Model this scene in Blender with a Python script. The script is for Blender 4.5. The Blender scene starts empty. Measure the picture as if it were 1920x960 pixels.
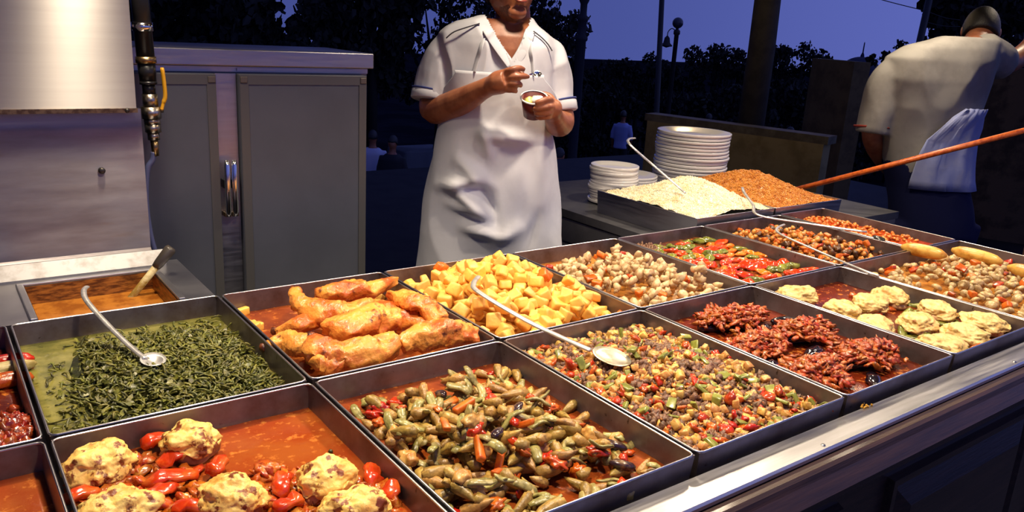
import bpy, bmesh, math, random
import numpy as np
from mathutils import Vector, Matrix, Euler, noise as mnoise

random.seed(7); rng = np.random.default_rng(7)
scene = bpy.context.scene
col = scene.collection
Z0 = 0.95                                   # height of the pan rims above the shop floor

# ------------------------------------------------------------------ camera
CAM = np.array([-0.101, -0.693, 0.608 + Z0])
YAW, PIT, ROLL, FPX = 0.647, 0.277, 0.059, 1509.94
FW = np.array([math.sin(YAW) * math.cos(PIT), math.cos(YAW) * math.cos(PIT), -math.sin(PIT)])
_r = np.array([math.cos(YAW), -math.sin(YAW), 0.0]); _u = np.cross(_r, FW)
RT = _r * math.cos(ROLL) + _u * math.sin(ROLL)
UP = -_r * math.sin(ROLL) + _u * math.cos(ROLL)
cd = bpy.data.cameras.new('camera'); camo = bpy.data.objects.new('camera', cd); col.objects.link(camo)
cd.sensor_width = 36.0; cd.lens = FPX / 1920 * 36.0; cd.clip_end = 500
m = Matrix.Identity(4)
for i in range(3):
    m[i][0] = RT[i]; m[i][1] = UP[i]; m[i][2] = -FW[i]; m[i][3] = CAM[i]
camo.matrix_world = m
scene.camera = camo
def ray(x, y): return FW + RT * (x - 960) / FPX - UP * (y - 480) / FPX
def onz(x, y, z=0.0):                      # pixel -> point on the level z above the rims
    d = ray(x, y); return CAM + d * ((z + Z0 - CAM[2]) / d[2])
def ony(x, y, Y):
    d = ray(x, y); return CAM + d * ((Y - CAM[1]) / d[1])
def dep(x, y, D): return CAM + ray(x, y) * D

# ------------------------------------------------------------------ world, lights, exposure
scene.view_settings.view_transform = 'Standard'; scene.view_settings.look = 'None'
scene.view_settings.exposure = 0.0; scene.view_settings.gamma = 1.0
scene.view_settings.use_curve_mapping = False
w = bpy.data.worlds.new('dusk_sky'); scene.world = w; w.use_nodes = True
nt = w.node_tree; nt.nodes.clear()
tc = nt.nodes.new('ShaderNodeTexCoord'); dotn = nt.nodes.new('ShaderNodeVectorMath'); dotn.operation = 'DOT_PRODUCT'
dotn.inputs[1].default_value = (0.80, -0.60, 0.0)          # the brighter quarter of the evening sky
rmp = nt.nodes.new('ShaderNodeValToRGB'); rmp.color_ramp.interpolation = 'EASE'
mr = nt.nodes.new('ShaderNodeMapRange'); mr.inputs[1].default_value = -1; mr.inputs[2].default_value = 1
e = rmp.color_ramp.elements
e[0].position = 0.0; e[0].color = (0.030, 0.038, 0.16, 1)
e[1].position = 1.0; e[1].color = (0.17, 0.215, 0.65, 1)
x = e.new(0.50); x.color = (0.060, 0.081, 0.30, 1)
x = e.new(0.80); x.color = (0.115, 0.145, 0.50, 1)
bgn = nt.nodes.new('ShaderNodeBackground'); wo = nt.nodes.new('ShaderNodeOutputWorld')
nt.links.new(tc.outputs['Generated'], dotn.inputs[0]); nt.links.new(dotn.outputs['Value'], mr.inputs[0])
nt.links.new(mr.outputs[0], rmp.inputs[0]); nt.links.new(rmp.outputs[0], bgn.inputs[0]); nt.links.new(bgn.outputs[0], wo.inputs[0])
bgn.inputs[1].default_value = 1.0

def lamp(name, loc, power, size, colr=(1.0, 0.70, 0.40), spot=None, aim=None):
    if spot:
        l = bpy.data.lights.new(name, 'SPOT'); l.spot_size = math.radians(spot); l.spot_blend = 0.9; l.shadow_soft_size = size
    else:
        l = bpy.data.lights.new(name, 'POINT'); l.shadow_soft_size = size
    l.energy = power; l.color = colr
    o = bpy.data.objects.new(name, l); col.objects.link(o); o.location = loc
    if aim is not None:
        o.rotation_euler = (Vector(aim) - Vector(loc)).to_track_quat('-Z', 'Y').to_euler()
    return o
# rear row of warm ceiling spots over the counter
for k, X in enumerate((0.30, 1.35, 2.40, 3.35, 4.50)):
    lamp('counter_spot', (X, 1.12, Z0 + 1.18), (62, 66, 70, 52, 22)[k], 0.06, (1.0, 0.82, 0.60), spot=132, aim=(X, 0.80, Z0))
for k, X in enumerate((0.46, 1.40, 2.45)):  # unseen front row, added to brighten the front pans, hood and cook
    lamp('counter_spot', (X, 0.12, Z0 + 1.30), (84, 80, 66)[k], 0.05, (1.0, 0.82, 0.60), spot=112, aim=(X, 0.30, Z0))
lamp('wall_fill_lamp', (4.6, 3.2, Z0 + 1.55), 16, 0.08, (1.0, 0.72, 0.38))  # added unseen lamp, brightens the low khaki wall

# ------------------------------------------------------------------ helpers
def srgb(r, g, b):
    f = lambda c: (c / 255 / 12.92) if c / 255 <= 0.04045 else ((c / 255 + 0.055) / 1.055) ** 2.4
    return (f(r), f(g), f(b), 1.0)
MATS = {}
def M(name, c, rough=0.5, metal=0.0, c2=None, nscale=30.0, lo=0.45, hi=0.6, c3=None, n3=60.0, lo3=0.6, hi3=0.68, var=0.0, hue=0.0, sat=0.0,
      island=False, bump=0.0, bscale=80.0, spec=0.5, sss=0.0, coat=0.0, stretch=None, rvar=0.0, aniso=0.0, huec=0.5):
    if name in MATS: return MATS[name]
    mt = bpy.data.materials.new(name); mt.use_nodes = True; MATS[name] = mt
    n = mt.node_tree.nodes; L = mt.node_tree.links
    b = n['Principled BSDF']
    b.inputs['Roughness'].default_value = rough; b.inputs['Metallic'].default_value = metal
    b.inputs['Specular IOR Level'].default_value = spec
    if aniso:
        b.inputs['Anisotropic'].default_value = aniso; b.inputs['Anisotropic Rotation'].default_value = 0.25
        tg = n.new('ShaderNodeTangent'); tg.direction_type = 'RADIAL'; tg.axis = 'Z'; L.new(tg.outputs[0], b.inputs['Tangent'])
    if coat: b.inputs['Coat Weight'].default_value = coat; b.inputs['Coat Roughness'].default_value = 0.12
    if sss:
        b.inputs['Subsurface Weight'].default_value = sss; b.inputs['Subsurface Radius'].default_value = (0.006, 0.003, 0.0015)
    b.inputs['Base Color'].default_value = c
    tcn = n.new('ShaderNodeTexCoord'); vec = tcn.outputs['Object']
    if var or hue:
        oi = n.new('ShaderNodeObjectInfo')
        add = n.new('ShaderNodeVectorMath'); add.operation = 'ADD'
        sc = n.new('ShaderNodeVectorMath'); sc.operation = 'SCALE'; sc.inputs[0].default_value = (7.3, 3.1, 5.7)
        L.new(oi.outputs['Random'], sc.inputs['Scale']); L.new(vec, add.inputs[0]); L.new(sc.outputs[0], add.inputs[1]); vec = add.outputs[0]
    if stretch:
        mp = n.new('ShaderNodeMapping'); mp.inputs['Scale'].default_value = stretch
        L.new(vec, mp.inputs['Vector']); vec = mp.outputs[0]
    cur = None
    def mixin(cur, base, other, scale, a, bb):
        nz = n.new('ShaderNodeTexNoise'); nz.inputs['Scale'].default_value = scale; nz.inputs['Detail'].default_value = 5
        nz.inputs['Roughness'].default_value = 0.62
        L.new(vec, nz.inputs['Vector'])
        rm = n.new('ShaderNodeMapRange'); rm.inputs[1].default_value = a; rm.inputs[2].default_value = bb
        L.new(nz.outputs['Fac'], rm.inputs[0])
        mx = n.new('ShaderNodeMix'); mx.data_type = 'RGBA'
        L.new(rm.outputs[0], mx.inputs[0])
        if cur is None: mx.inputs[6].default_value = base
        else: L.new(cur, mx.inputs[6])
        mx.inputs[7].default_value = other
        return mx.outputs[2]
    if c2: cur = mixin(cur, c, c2, nscale, lo, hi)
    if c3: cur = mixin(cur, c, c3, n3, lo3, hi3)
    if var or hue or sat:
        h = n.new('ShaderNodeHueSaturation')
        if island:
            g = n.new('ShaderNodeNewGeometry'); rnd = g.outputs['Random Per Island']
        else:
            rnd = n.new('ShaderNodeObjectInfo').outputs['Random']
        def lin(amount, centre):
            ma = n.new('ShaderNodeMath'); ma.operation = 'MULTIPLY_ADD'
            ma.inputs[1].default_value = amount; ma.inputs[2].default_value = centre - amount / 2
            L.new(rnd, ma.inputs[0]); return ma.outputs[0]
        if var: L.new(lin(var, 1.0), h.inputs['Value'])
        if hue:
            fr = n.new('ShaderNodeMath'); fr.operation = 'MULTIPLY'; fr.inputs[1].default_value = 7.77; L.new(rnd, fr.inputs[0])
            f2 = n.new('ShaderNodeMath'); f2.operation = 'FRACT'; L.new(fr.outputs[0], f2.inputs[0])
            ma = n.new('ShaderNodeMath'); ma.operation = 'MULTIPLY_ADD'; ma.inputs[1].default_value = hue; ma.inputs[2].default_value = huec - hue / 2
            L.new(f2.outputs[0], ma.inputs[0]); L.new(ma.outputs[0], h.inputs['Hue'])
        if cur is None: h.inputs['Color'].default_value = c
        else: L.new(cur, h.inputs['Color'])
        cur = h.outputs[0]
    if cur is not None: L.new(cur, b.inputs['Base Color'])
    if bump:
        nz = n.new('ShaderNodeTexNoise'); nz.inputs['Scale'].default_value = bscale; nz.inputs['Detail'].default_value = 4
        L.new(vec, nz.inputs['Vector'])
        bp = n.new('ShaderNodeBump'); bp.inputs['Strength'].default_value = bump; bp.inputs['Distance'].default_value = 0.004
        L.new(nz.outputs['Fac'], bp.inputs['Height']); L.new(bp.outputs[0], b.inputs['Normal'])
    if rvar:
        nz = n.new('ShaderNodeTexNoise'); nz.inputs['Scale'].default_value = 9; nz.inputs['Detail'].default_value = 6
        L.new(vec, nz.inputs['Vector'])
        rm = n.new('ShaderNodeMapRange'); rm.inputs[1].default_value = .3; rm.inputs[2].default_value = .7
        rm.inputs[3].default_value = rough - rvar; rm.inputs[4].default_value = rough + rvar
        L.new(nz.outputs['Fac'], rm.inputs[0]); L.new(rm.outputs[0], b.inputs['Roughness'])
    return mt

def mk(vs, fs, mat=None, smooth=True):
    me = bpy.data.meshes.new('mesh')
    me.from_pydata([tuple(map(float, v)) for v in vs], [], [tuple(f) for f in fs])
    if mat is not None: me.materials.append(mat)
    if smooth: me.polygons.foreach_set('use_smooth', [True] * len(me.polygons))
    me.update(); return me
def bm2me(bm, mat=None, smooth=True):
    me = bpy.data.meshes.new('mesh'); bm.normal_update(); bm.to_mesh(me); bm.free()
    if mat is not None: me.materials.append(mat)
    if smooth: me.polygons.foreach_set('use_smooth', [True] * len(me.polygons))
    return me
def ob(name, me, parent=None, loc=None, rot=None, scale=None):
    o = bpy.data.objects.new(name, me); col.objects.link(o)
    if loc is not None: o.location = loc
    if rot is not None: o.rotation_euler = rot
    if scale is not None: o.scale = scale
    if parent is not None:
        o.parent = parent
    return o
def tag(o, label=None, cat=None, group=None, kind=None):
    if label: o['label'] = label
    if cat: o['category'] = cat
    if group: o['group'] = group
    if kind: o['kind'] = kind
    return o
def thing(name, label, cat, loc=(0, 0, 0), rz=0.0, group=None, kind=None):
    o = bpy.data.objects.new(name, None); col.objects.link(o); o.empty_display_size = 0.05
    o.location = loc; o.rotation_euler = (0, 0, rz); return tag(o, label, cat, group, kind)
def part(name, me, par, label=None, loc=None):
    """geometry given in world coordinates under a thing at par.location"""
    o = ob(name, me, par)
    if loc is None:
        o.matrix_parent_inverse = Matrix.Identity(4)
        r = par
        off = Vector(par.location)
        while r.parent: r = r.parent; off += Vector(r.location)
        o.location = -off
    else: o.location = loc
    if label: o['label'] = label
    return o
def sub(name, me, par, label=None):
    o = ob(name, me, par)
    if label: o['label'] = label
    return o

def box(x0, x1, y0, y1, z0, z1, mat, bev=0.0, seg=2):
    bm = bmesh.new(); bmesh.ops.create_cube(bm, size=1)
    for v in bm.verts: v.co = Vector(((x0 + x1) / 2 + v.co.x * (x1 - x0), (y0 + y1) / 2 + v.co.y * (y1 - y0), (z0 + z1) / 2 + v.co.z * (z1 - z0)))
    if bev: bmesh.ops.bevel(bm, geom=bm.edges[:], offset=bev, segments=seg, affect='EDGES', profile=0.5)
    return bm2me(bm, mat, smooth=False)
def merge(*data):
    """several (verts, faces) into one"""
    V, F = [], []
    for vs, fs in data:
        o = len(V); V += [tuple(v) for v in vs]; F += [tuple(i + o for i in f) for f in fs]
    return V, F
def lathe(prof, n=32, cx=0, cy=0):
    V, F = [], []
    for r, z in prof:
        for k in range(n):
            a = 2 * math.pi * k / n; V.append((cx + r * math.cos(a), cy + r * math.sin(a), z))
    for i in range(len(prof) - 1):
        for k in range(n):
            F.append((i * n + k, i * n + (k + 1) % n, (i + 1) * n + (k + 1) % n, (i + 1) * n + k))
    return V, F
def frames(path):
    P = [Vector(p) for p in path]; T = []
    for i in range(len(P)):
        a = P[max(i - 1, 0)]; b = P[min(i + 1, len(P) - 1)]; T.append((b - a).normalized())
    ref = Vector((0, 0, 1)) if abs(T[0].z) < 0.9 else Vector((1, 0, 0))
    nrm = (ref - T[0] * ref.dot(T[0])).normalized(); out = []
    for i in range(len(P)):
        nrm = (nrm - T[i] * nrm.dot(T[i])).normalized()
        out.append((P[i], nrm.copy(), T[i].cross(nrm)))
    return out
def tube(path, rad, n=10, caps=True, flat=1.0):
    """rad: number or list; flat: ratio of the second axis"""
    fr = frames(path); V, F = [], []
    if not hasattr(rad, '__len__'): rad = [rad] * len(path)
    for (p, a, b), r in zip(fr, rad):
        for k in range(n):
            t = 2 * math.pi * k / n; V.append(p + a * (r * flat * math.sin(t)) + b * (r * math.cos(t)))
    for i in range(len(path) - 1):
        for k in range(n):
            F.append((i * n + k, i * n + (k + 1) % n, (i + 1) * n + (k + 1) % n, (i + 1) * n + k))
    if caps:
        F.append(tuple(range(n - 1, -1, -1))); o = (len(path) - 1) * n; F.append(tuple(o + k for k in range(n)))
    return V, F
def catmull(pts, rads=None, sub_=5):
    P = [np.array(p, float) for p in pts]; out, ro = [], []
    for i in range(len(P) - 1):
        p0 = P[max(i - 1, 0)]; p1 = P[i]; p2 = P[i + 1]; p3 = P[min(i + 2, len(P) - 1)]
        for s in range(sub_):
            t = s / sub_
            out.append(0.5 * ((2 * p1) + (-p0 + p2) * t + (2 * p0 - 5 * p1 + 4 * p2 - p3) * t * t + (-p0 + 3 * p1 - 3 * p2 + p3) * t ** 3))
            if rads: ro.append(rads[i] * (1 - t) + rads[i + 1] * t)
    out.append(P[-1])
    if rads: ro.append(rads[-1]); return out, ro
    return out
def ico(sub_=2):
    bm = bmesh.new(); bmesh.ops.create_icosphere(bm, subdivisions=sub_, radius=1)
    V = [v.co.copy() for v in bm.verts]; F = [tuple(v.index for v in f.verts) for f in bm.faces]; bm.free(); return V, F
ICO = {k: ico(k) for k in (1, 2, 3, 4, 5)}
def blob(k, sx, sy, sz, amp=0.15, fr=1.6, seed=0.0, flatbottom=None):
    V, F = ICO[k]; out = []
    for v in V:
        d = 1 + amp * mnoise.noise(v * fr + Vector((seed * 3.7, seed * 1.3, seed))) + amp * 0.5 * mnoise.noise(v * fr * 2.3 + Vector((seed, 9, seed * 2)))
        q = Vector((v.x * sx * d, v.y * sy * d, v.z * sz * d))
        if flatbottom is not None and q.z < -flatbottom: q.z = -flatbottom
        out.append(q)
    return out, F
def chunk(s=(1, 1, 1), jit=0.18, bev=0.18, seed=0, mat=None, seg=2):
    """a hand-cut lump: a skewed, bevelled block"""
    r = random.Random(seed); bm = bmesh.new(); bmesh.ops.create_cube(bm, size=2)
    for v in bm.verts:
        v.co = Vector((v.co.x * s[0] * (1 + r.uniform(-jit, jit)), v.co.y * s[1] * (1 + r.uniform(-jit, jit)), v.co.z * s[2] * (1 + r.uniform(-jit, jit))))
    bmesh.ops.bevel(bm, geom=bm.edges[:], offset=min(s) * bev * 2, segments=seg, affect='EDGES', profile=0.6)
    return bm2me(bm, mat, smooth=True)
def tmesh(vf, mat, smooth=True): return mk(vf[0], vf[1], mat, smooth)
def place(vf, mat4):
    return [mat4 @ Vector(v) for v in vf[0]], vf[1]
class Soup:
    """fast collector of many small copies of a few shapes into one mesh"""
    def __init__(s): s.V = []; s.F3 = []; s.F4 = []; s.n = 0
    def add(s, vf, loc, rot, sc):
        V = np.array([tuple(v) for v in vf[0]]) * np.array(sc)
        V = V @ np.array(Euler(rot).to_matrix()).T + np.array(loc)
        s.V.append(V)
        for f in vf[1]: (s.F3 if len(f) == 3 else s.F4).append(tuple(i + s.n for i in f))
        s.n += len(V)
    def mesh(s, mat, smooth=True): return mk(np.concatenate(s.V), s.F3 + s.F4, mat, smooth)

# ------------------------------------------------------------------ materials of the place
STEEL = M('brushed_steel', (0.42, 0.42, 0.45, 1), 0.38, 1.0, c2=(0.36, 0.35, 0.37, 1), nscale=6, lo=.35, hi=.75, stretch=(1, 1, 14), bump=.03, bscale=60, rvar=.06)
HOOD = M('hood_steel', (0.40, 0.385, 0.37, 1), 0.38, 1.0, c2=(0.36, 0.345, 0.33, 1), nscale=5, lo=.3, hi=.8, stretch=(0.4, 1, 16), aniso=.97)
SPLASH = M('stained_splash_steel', (0.30, 0.285, 0.30, 1), 0.40, 1.0, c2=(0.20, 0.17, 0.175, 1), nscale=7, lo=.4, hi=.8, stretch=(.6, 1, 3), c3=(.25, .17, .12, 1), n3=4, lo3=.58, hi3=.8, rvar=.06, aniso=.7)
PAN = M('pan_metal', (0.22, 0.19, 0.20, 1), 0.40, 0.8, c2=(0.11, 0.07, 0.055, 1), nscale=12, lo=.42, hi=.75, c3=(.05, .03, .02, 1), n3=40, lo3=.66, hi3=.72, bump=.05, bscale=60, rvar=.08)
PANRIM = M('pan_rim_metal', (0.55, 0.53, 0.55, 1), 0.3, 1.0, bump=.05)
CHROME = M('polished_steel', (0.72, 0.72, 0.74, 1), 0.14, 1.0)
GREYPAINT = M('cabinet_grey', (0.11, 0.118, 0.14, 1), 0.42, 0.35, c2=(.19, .195, .215, 1), nscale=3, bump=.01)
DARKWOOD = M('dark_varnished_wood', (0.022, 0.012, 0.010, 1), 0.42, 0, c2=(0.055, 0.026, 0.016, 1), nscale=9, lo=.35, hi=.7, stretch=(0.5, 8, 8), bump=.12, bscale=30, coat=.12, spec=.35)
FLOORM = M('floor_tile', (0.014, 0.014, 0.016, 1), 0.7, 0, c2=(.008, .008, .010, 1), nscale=4, spec=.2)
BLACK = M('black_paint', (0.012, 0.012, 0.013, 1), 0.4)
DARKGAP = M('dark_gap', (0.006, 0.006, 0.007, 1), 0.8)
BRASS = M('aged_brass', (0.42, 0.30, 0.14, 1), 0.35, 1.0, c2=(.2, .13, .07, 1), nscale=60)
GREYBOARD = M('grey_board', (0.10, 0.10, 0.115, 1), 0.5, .3, c2=(.07, .07, .08, 1), nscale=5)

# ------------------------------------------------------------------ setting: floor, ceiling, back structure
def struct(name, me, label=None, cat=None):
    o = ob(name, me); tag(o, label, cat, kind='structure'); return o
struct('floor', box(-2.2, 9.0, -0.05, 7.0, -0.12, 0.0, FLOORM), 'dark tiled shop floor behind the counter', 'floor')
struct('ground', box(-30, 40, -30, -0.12, -0.16, -0.02, M('pavement', (.030, .030, .034, 1), .8, 0, c2=(.022, .022, .026, 1), nscale=3)), 'dark pavement in front of the shop', 'pavement')
struct('ceiling', box(-2.2, 6.2, -0.35, 4.6, 2.62, 2.74, M('ceiling_plaster', (.20, .19, .18, 1), .9)), 'plain shop ceiling above the counter', 'ceiling')
struct('wall_left', box(-2.3, -2.2, -0.35, 4.6, 0, 2.62, M('wall_plaster', (.16, .15, .14, 1), .9)), 'plain plaster side wall of the shop', 'wall')

# ------------------------------------------------------------------ serving counter
ZT = Z0 - 0.067                             # the level the pans stand on
X0c, X1c = -1.25, 2.74
ct = thing('serving_counter', 'long serving counter with a steel top and dark panelled wooden front', 'counter', (0.8, 0.5, 0))
part('worktop', box(X0c, X1c, -0.004, 1.045, ZT - 0.03, ZT, STEEL), ct, 'brushed steel worktop')
part('carcass', box(X0c + .02, X1c - .02, 0.03, 1.03, 0.0, ZT - 0.031, M('carcass_board', (.03, .028, .03, 1), .6)), ct)
# steel front strip: flat top, small rounded nose
def extr_x(prof, x0, x1):
    n = len(prof); V = [(x0, y, z) for y, z in prof] + [(x1, y, z) for y, z in prof]
    F = [(i, (i + 1) % n, n + (i + 1) % n, n + i) for i in range(n)] + [tuple(range(n - 1, -1, -1)), tuple(range(n, 2 * n))]
    return V, F
zs = Z0 - 0.030
part('front_strip', mk(*extr_x([(-.006, zs), (-.058, zs - .001), (-.062, zs - .004), (-.062, zs - .010), (-.006, zs - .036)], X0c, X1c), M('strip_steel', (.56, .55, .57, 1), .36, 1.0, c2=(.44, .43, .43, 1), nscale=10, lo=.35, hi=.7, stretch=(.6, 14, 14), rvar=.07), False), ct, 'brushed steel edge strip')
for X in (.34, 1.055, 1.77, 2.46):
    part('strip_screw', tmesh(lathe([(0, zs + .0012), (.0035, zs + .001), (.0045, zs - .002)], 10, X, -.05), M('screw_steel', (.25, .25, .26, 1), .35, 1)), ct)
part('sill_moulding', mk(*extr_x([(-.060, zs - .012), (-.078, zs - .012), (-.084, zs - .016), (-.088, zs - .026), (-.104, zs - .052), (-.104, zs - .062), (-.060, zs - .066)], X0c, X1c), DARKWOOD, False), ct, 'dark varnished wooden moulding')
part('under_moulding', mk(*extr_x([(-.055, zs - .066), (-.090, zs - .066), (-.088, zs - .082), (-.076, zs - .090), (-.055, zs - .092)], X0c, X1c), DARKWOOD, False), ct)
part('front_board', box(X0c, X1c, -.06, 0.02, 0.06, zs - .092, DARKWOOD), ct)
part('toe_kick', box(X0c, X1c, -.03, 0.02, 0.0, 0.06, BLACK), ct)
pw, gap = 0.62, 0.16
for k in range(6):
    a = 1.28 - pw - gap - (pw + gap) * 2 + (pw + gap) * k
    b_ = min(a + pw, X1c - .03); a = max(a, X0c + .03)
    if b_ - a < .1: continue
    zt, zb = zs - .125, 0.12
    V = []
    for (ins, yy) in ((0, -.060), (.004, -.074), (.018, -.074), (.030, -.064), (.075, -.080)):
        V += [(a + ins, yy, zb + ins), (b_ - ins, yy, zb + ins), (b_ - ins, yy, zt - ins), (a + ins, yy, zt - ins)]
    F = [(4 * i + j, 4 * i + (j + 1) % 4, 4 * i + 4 + (j + 1) % 4, 4 * i + 4 + j) for i in range(4) for j in range(4)] + [(16, 17, 18, 19), (3, 2, 1, 0)]
    part('front_panel', mk(V, F, DARKWOOD, False), ct, 'raised and bevelled dark wooden panel')
# crumb left on the strip
cs = Soup()
base = onz(1622, 761, -.029)
for k in range(9):
    cs.add(ICO[1], (base[0] + random.uniform(-.014, .014), base[1] + random.uniform(-.006, .006), zs + .002), (random.random() * 3, random.random() * 3, 0), (.004, .0025, .002))
tag(ob('food_crumb', cs.mesh(M('crumb_yellow', srgb(205, 150, 40), .4, var=.3))), 'small smear of yellow crumbs dropped on the steel edge strip', 'crumb', kind='stuff')

# ---------------------------------------------- back counter (right, behind the chef) that carries rice, bulgur and plates
bc = thing('back_counter', 'grey-sided back counter carrying the rice pan and the plate stacks', 'counter', (2.5, 1.6, 0))
BX0, BX1, BY0, BY1 = 1.93, 3.30, 1.047, 2.12
part('worktop', box(BX0 - .015, BX1, BY0, BY1, ZT - .03, ZT, M('dark_worktop', (.045, .045, .052, 1), .55, 0, c2=(.03, .03, .036, 1), nscale=8)), bc)
part('carcass', box(BX0, BX1 - .02, BY0, BY1 - .02, 0, ZT - .031, GREYBOARD), bc)
for k in range(5):
    z1 = ZT - .036 - k * .10
    part('side_board', box(BX0 - .010, BX0 + .002, BY0 + .01, BY1 - .03, z1 - .092, z1, GREYBOARD, .003), bc)
br = part('bracket', box(BX0 - .05, BX0 - .010, BY0 + .02, BY0 + .20, ZT - .075, ZT - .035, STEEL, .003), bc, 'steel drawer pull')

# ---------------------------------------------- left cooking bay: soup well, splash panel, hood
st = thing('stove_unit', 'stainless steel bain-marie bay with a tall stained splash panel', 'stove', (0.1, 1.2, 0))
BY = 1.365
xl, xr = -1.2, 0.395
wx0, wx1, wy0, wy1 = 0.052, 0.318, 1.035, 1.285
zt = Z0 - 0.004
part('body', box(xl, xr - .005, 1.05, BY + .03, 0, Z0 - .13, STEEL), st)
for nm, bb in (('top_plate', (xl, wx0, 1.046, BY)), ('top_plate', (wx1, xr, 1.046, BY)), ('top_plate', (wx0, wx1, wy1, BY)), ('top_plate', (wx0, wx1, 1.046, 1.050))):
    part(nm, box(*bb, ZT - .02, zt, STEEL), st)
# raised frame of the well
fr = []
for (a, b_, c_, d_) in ((wx0 - .014, wx1 + .014, wy1, wy1 + .014), (wx0 - .014, wx0, 1.048, wy1), (wx1, wx1 + .014, 1.048, wy1)):
    part('well_frame', box(a, b_, c_, d_, zt, zt + .006, STEEL, .002), st)
WELL = M('curry_stained_wall', srgb(168, 108, 46), .35, 0, c2=srgb(88, 48, 20), nscale=14, lo=.4, hi=.6, stretch=(2, 2, 9), bump=.1)
V = [(a_ + i_ * .0015, b0_ + j_ * .0015, c_) for c_ in (zt, zt - .12) for (a_, b0_, i_, j_) in ((wx0, 1.05, 1, 1), (wx1, 1.05, -1, 1), (wx1, wy1, -1, -1), (wx0, wy1, 1, -1))]
part('well', mk(V, [(0, 1, 5, 4), (1, 2, 6, 5), (2, 3, 7, 6), (3, 0, 4, 7), (4, 5, 6, 7)], WELL, False), st, 'sauce-stained sunken well')
# splash panel
V, F = extr_x([(BY - .012, zt), (BY - .010, zt + .030), (BY + .002, zt + .038), (BY + .010, Z0 + .372), (BY + .03, Z0 + .372), (BY + .03, zt - .03)], xl, .336)
part('splash_panel', mk(V, F, SPLASH, False), st, 'stained steel splash panel')
part('panel_flange', mk(*extr_x([(BY - .040, zt), (BY - .040, zt + .004), (BY - .014, zt + .034), (BY - .010, zt + .034), (BY - .010, zt)], xl, .360), M('dull_flange', (.30, .30, .31, 1), .5, .9, c2=(.22, .21, .21, 1), nscale=20), False), st)
b0 = ony(191, 320, BY)
part('bolt', tmesh(tube([(b0[0], BY + .006, b0[2]), (b0[0], BY - .004, b0[2]), (b0[0], BY - .006, b0[2])], [.0075, .0075, .004], 10), M('dark_bolt', (.06, .055, .05, 1), .4, .8)), st)
tag(ob('curry_sauce', box(wx0 + .002, wx1 - .002, 1.052, wy1 - .002, Z0 - .115, Z0 - .046, M('curry', srgb(176, 112, 40), .18, 0, c2=srgb(140, 80, 25), nscale=20, bump=.1, bscale=40))), 'brown-orange curry sauce in the sunken steel well', 'sauce', kind='stuff')
# hood
hd = thing('extractor_hood', 'brushed stainless steel extractor hood above the splash panel', 'hood', (-.3, BY, Z0 + .37))
HY = BY - .014
V, F = extr_x([(HY, Z0 + .376), (HY, Z0 + 1.30), (BY + .05, Z0 + 1.30), (BY + .05, Z0 + .376)], xl, .322)
part('hood_shell', mk(V, F, HOOD, False), hd)
part('hood_lip', box(xl, .324, HY - .004, HY + .02, Z0 + .366, Z0 + .376, BRASS), hd, 'dull brass-coloured lower lip')
b0 = ony(238, 209, HY)
part('rivet', tmesh(tube([(b0[0], HY - .003, Z0 + .371), (b0[0], HY - .008, Z0 + .371)], [.006, .004], 10), M('dark_bolt', (.06, .055, .05, 1), .4, .8)), hd)

# ---------------------------------------------- gas pipe with a ball valve
PY = 1.43
pc = lambda px, py: Vector(ony(px, py, PY))
A_, B_ = pc(262, -60), pc(289, 262)
gp = thing('gas_pipe', 'black gas pipe with a ball valve and yellow lever beside the hood', 'pipe', tuple(pc(285, 262)))
def along(py0, py1, r0, r1=None, n=14):
    x = lambda py: 262 + (py) * (27 / 262)
    a, b_ = pc(x(py0), py0), pc(x(py1), py1)
    return tube([a, b_], [r0, r1 if r1 else r0], n)
RUB = M('black_pipe', (.015, .015, .017, 1), .35, .4)
IRON = M('valve_nickel', (.42, .40, .36, 1), .32, 1, c2=(.25, .2, .15, 1), nscale=70)
part('pipe', tmesh(along(-140, 118, .0205), RUB), gp)
part('clamp', tmesh(merge(along(42, 58, .0235), tube([pc(246, 48), pc(270, 50)], .009, 10)), CHROME), gp, 'chrome pipe clamp')
part('brass_ring', tmesh(along(106, 118, .0235), BRASS), gp)
part('reducer', tmesh(merge(along(118, 152, .021, .019), along(152, 158, .020), along(158, 176, .015)), RUB), gp)
vb = part('valve_body', tmesh(merge(along(176, 200, .0185, .0185, 6), along(200, 222, .0225), along(222, 232, .019), along(232, 248, .0195, .0195, 6), along(248, 262, .014)), IRON), gp, 'nickel ball valve body')
o = sub('valve_stem', tmesh(tube([pc(290, 205), pc(306, 206)], [.009, .007], 10), IRON), vb); o.location = (0, 0, 0)
lv = catmull([pc(301, 205) - Vector((0, .012, 0)), pc(304, 192) - Vector((0, .012, 0)), pc(307, 180) - Vector((0, .014, 0)), pc(305, 155) - Vector((0, .014, 0)), pc(301, 126) - Vector((0, .014, 0))])
o = sub('lever', tmesh(tube(lv, [.0075] * 6 + [.0095] * (len(lv) - 7) + [.007], 10, flat=.5), M('yellow_lever', srgb(205, 150, 30), .35)), vb, 'yellow lever')
part('hose_end', tmesh(along(262, 292, .0095, .008), BRASS), gp)
hp = catmull([pc(288, 285), pc(286, 300), pc(276, 320), pc(274, 380), pc(282, 440), pc(292, 478), pc(300, 520)])
part('hose', tmesh(tube(hp, .007, 10), M('blue_grey_hose', srgb(70, 75, 110), .4)), gp)

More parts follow.
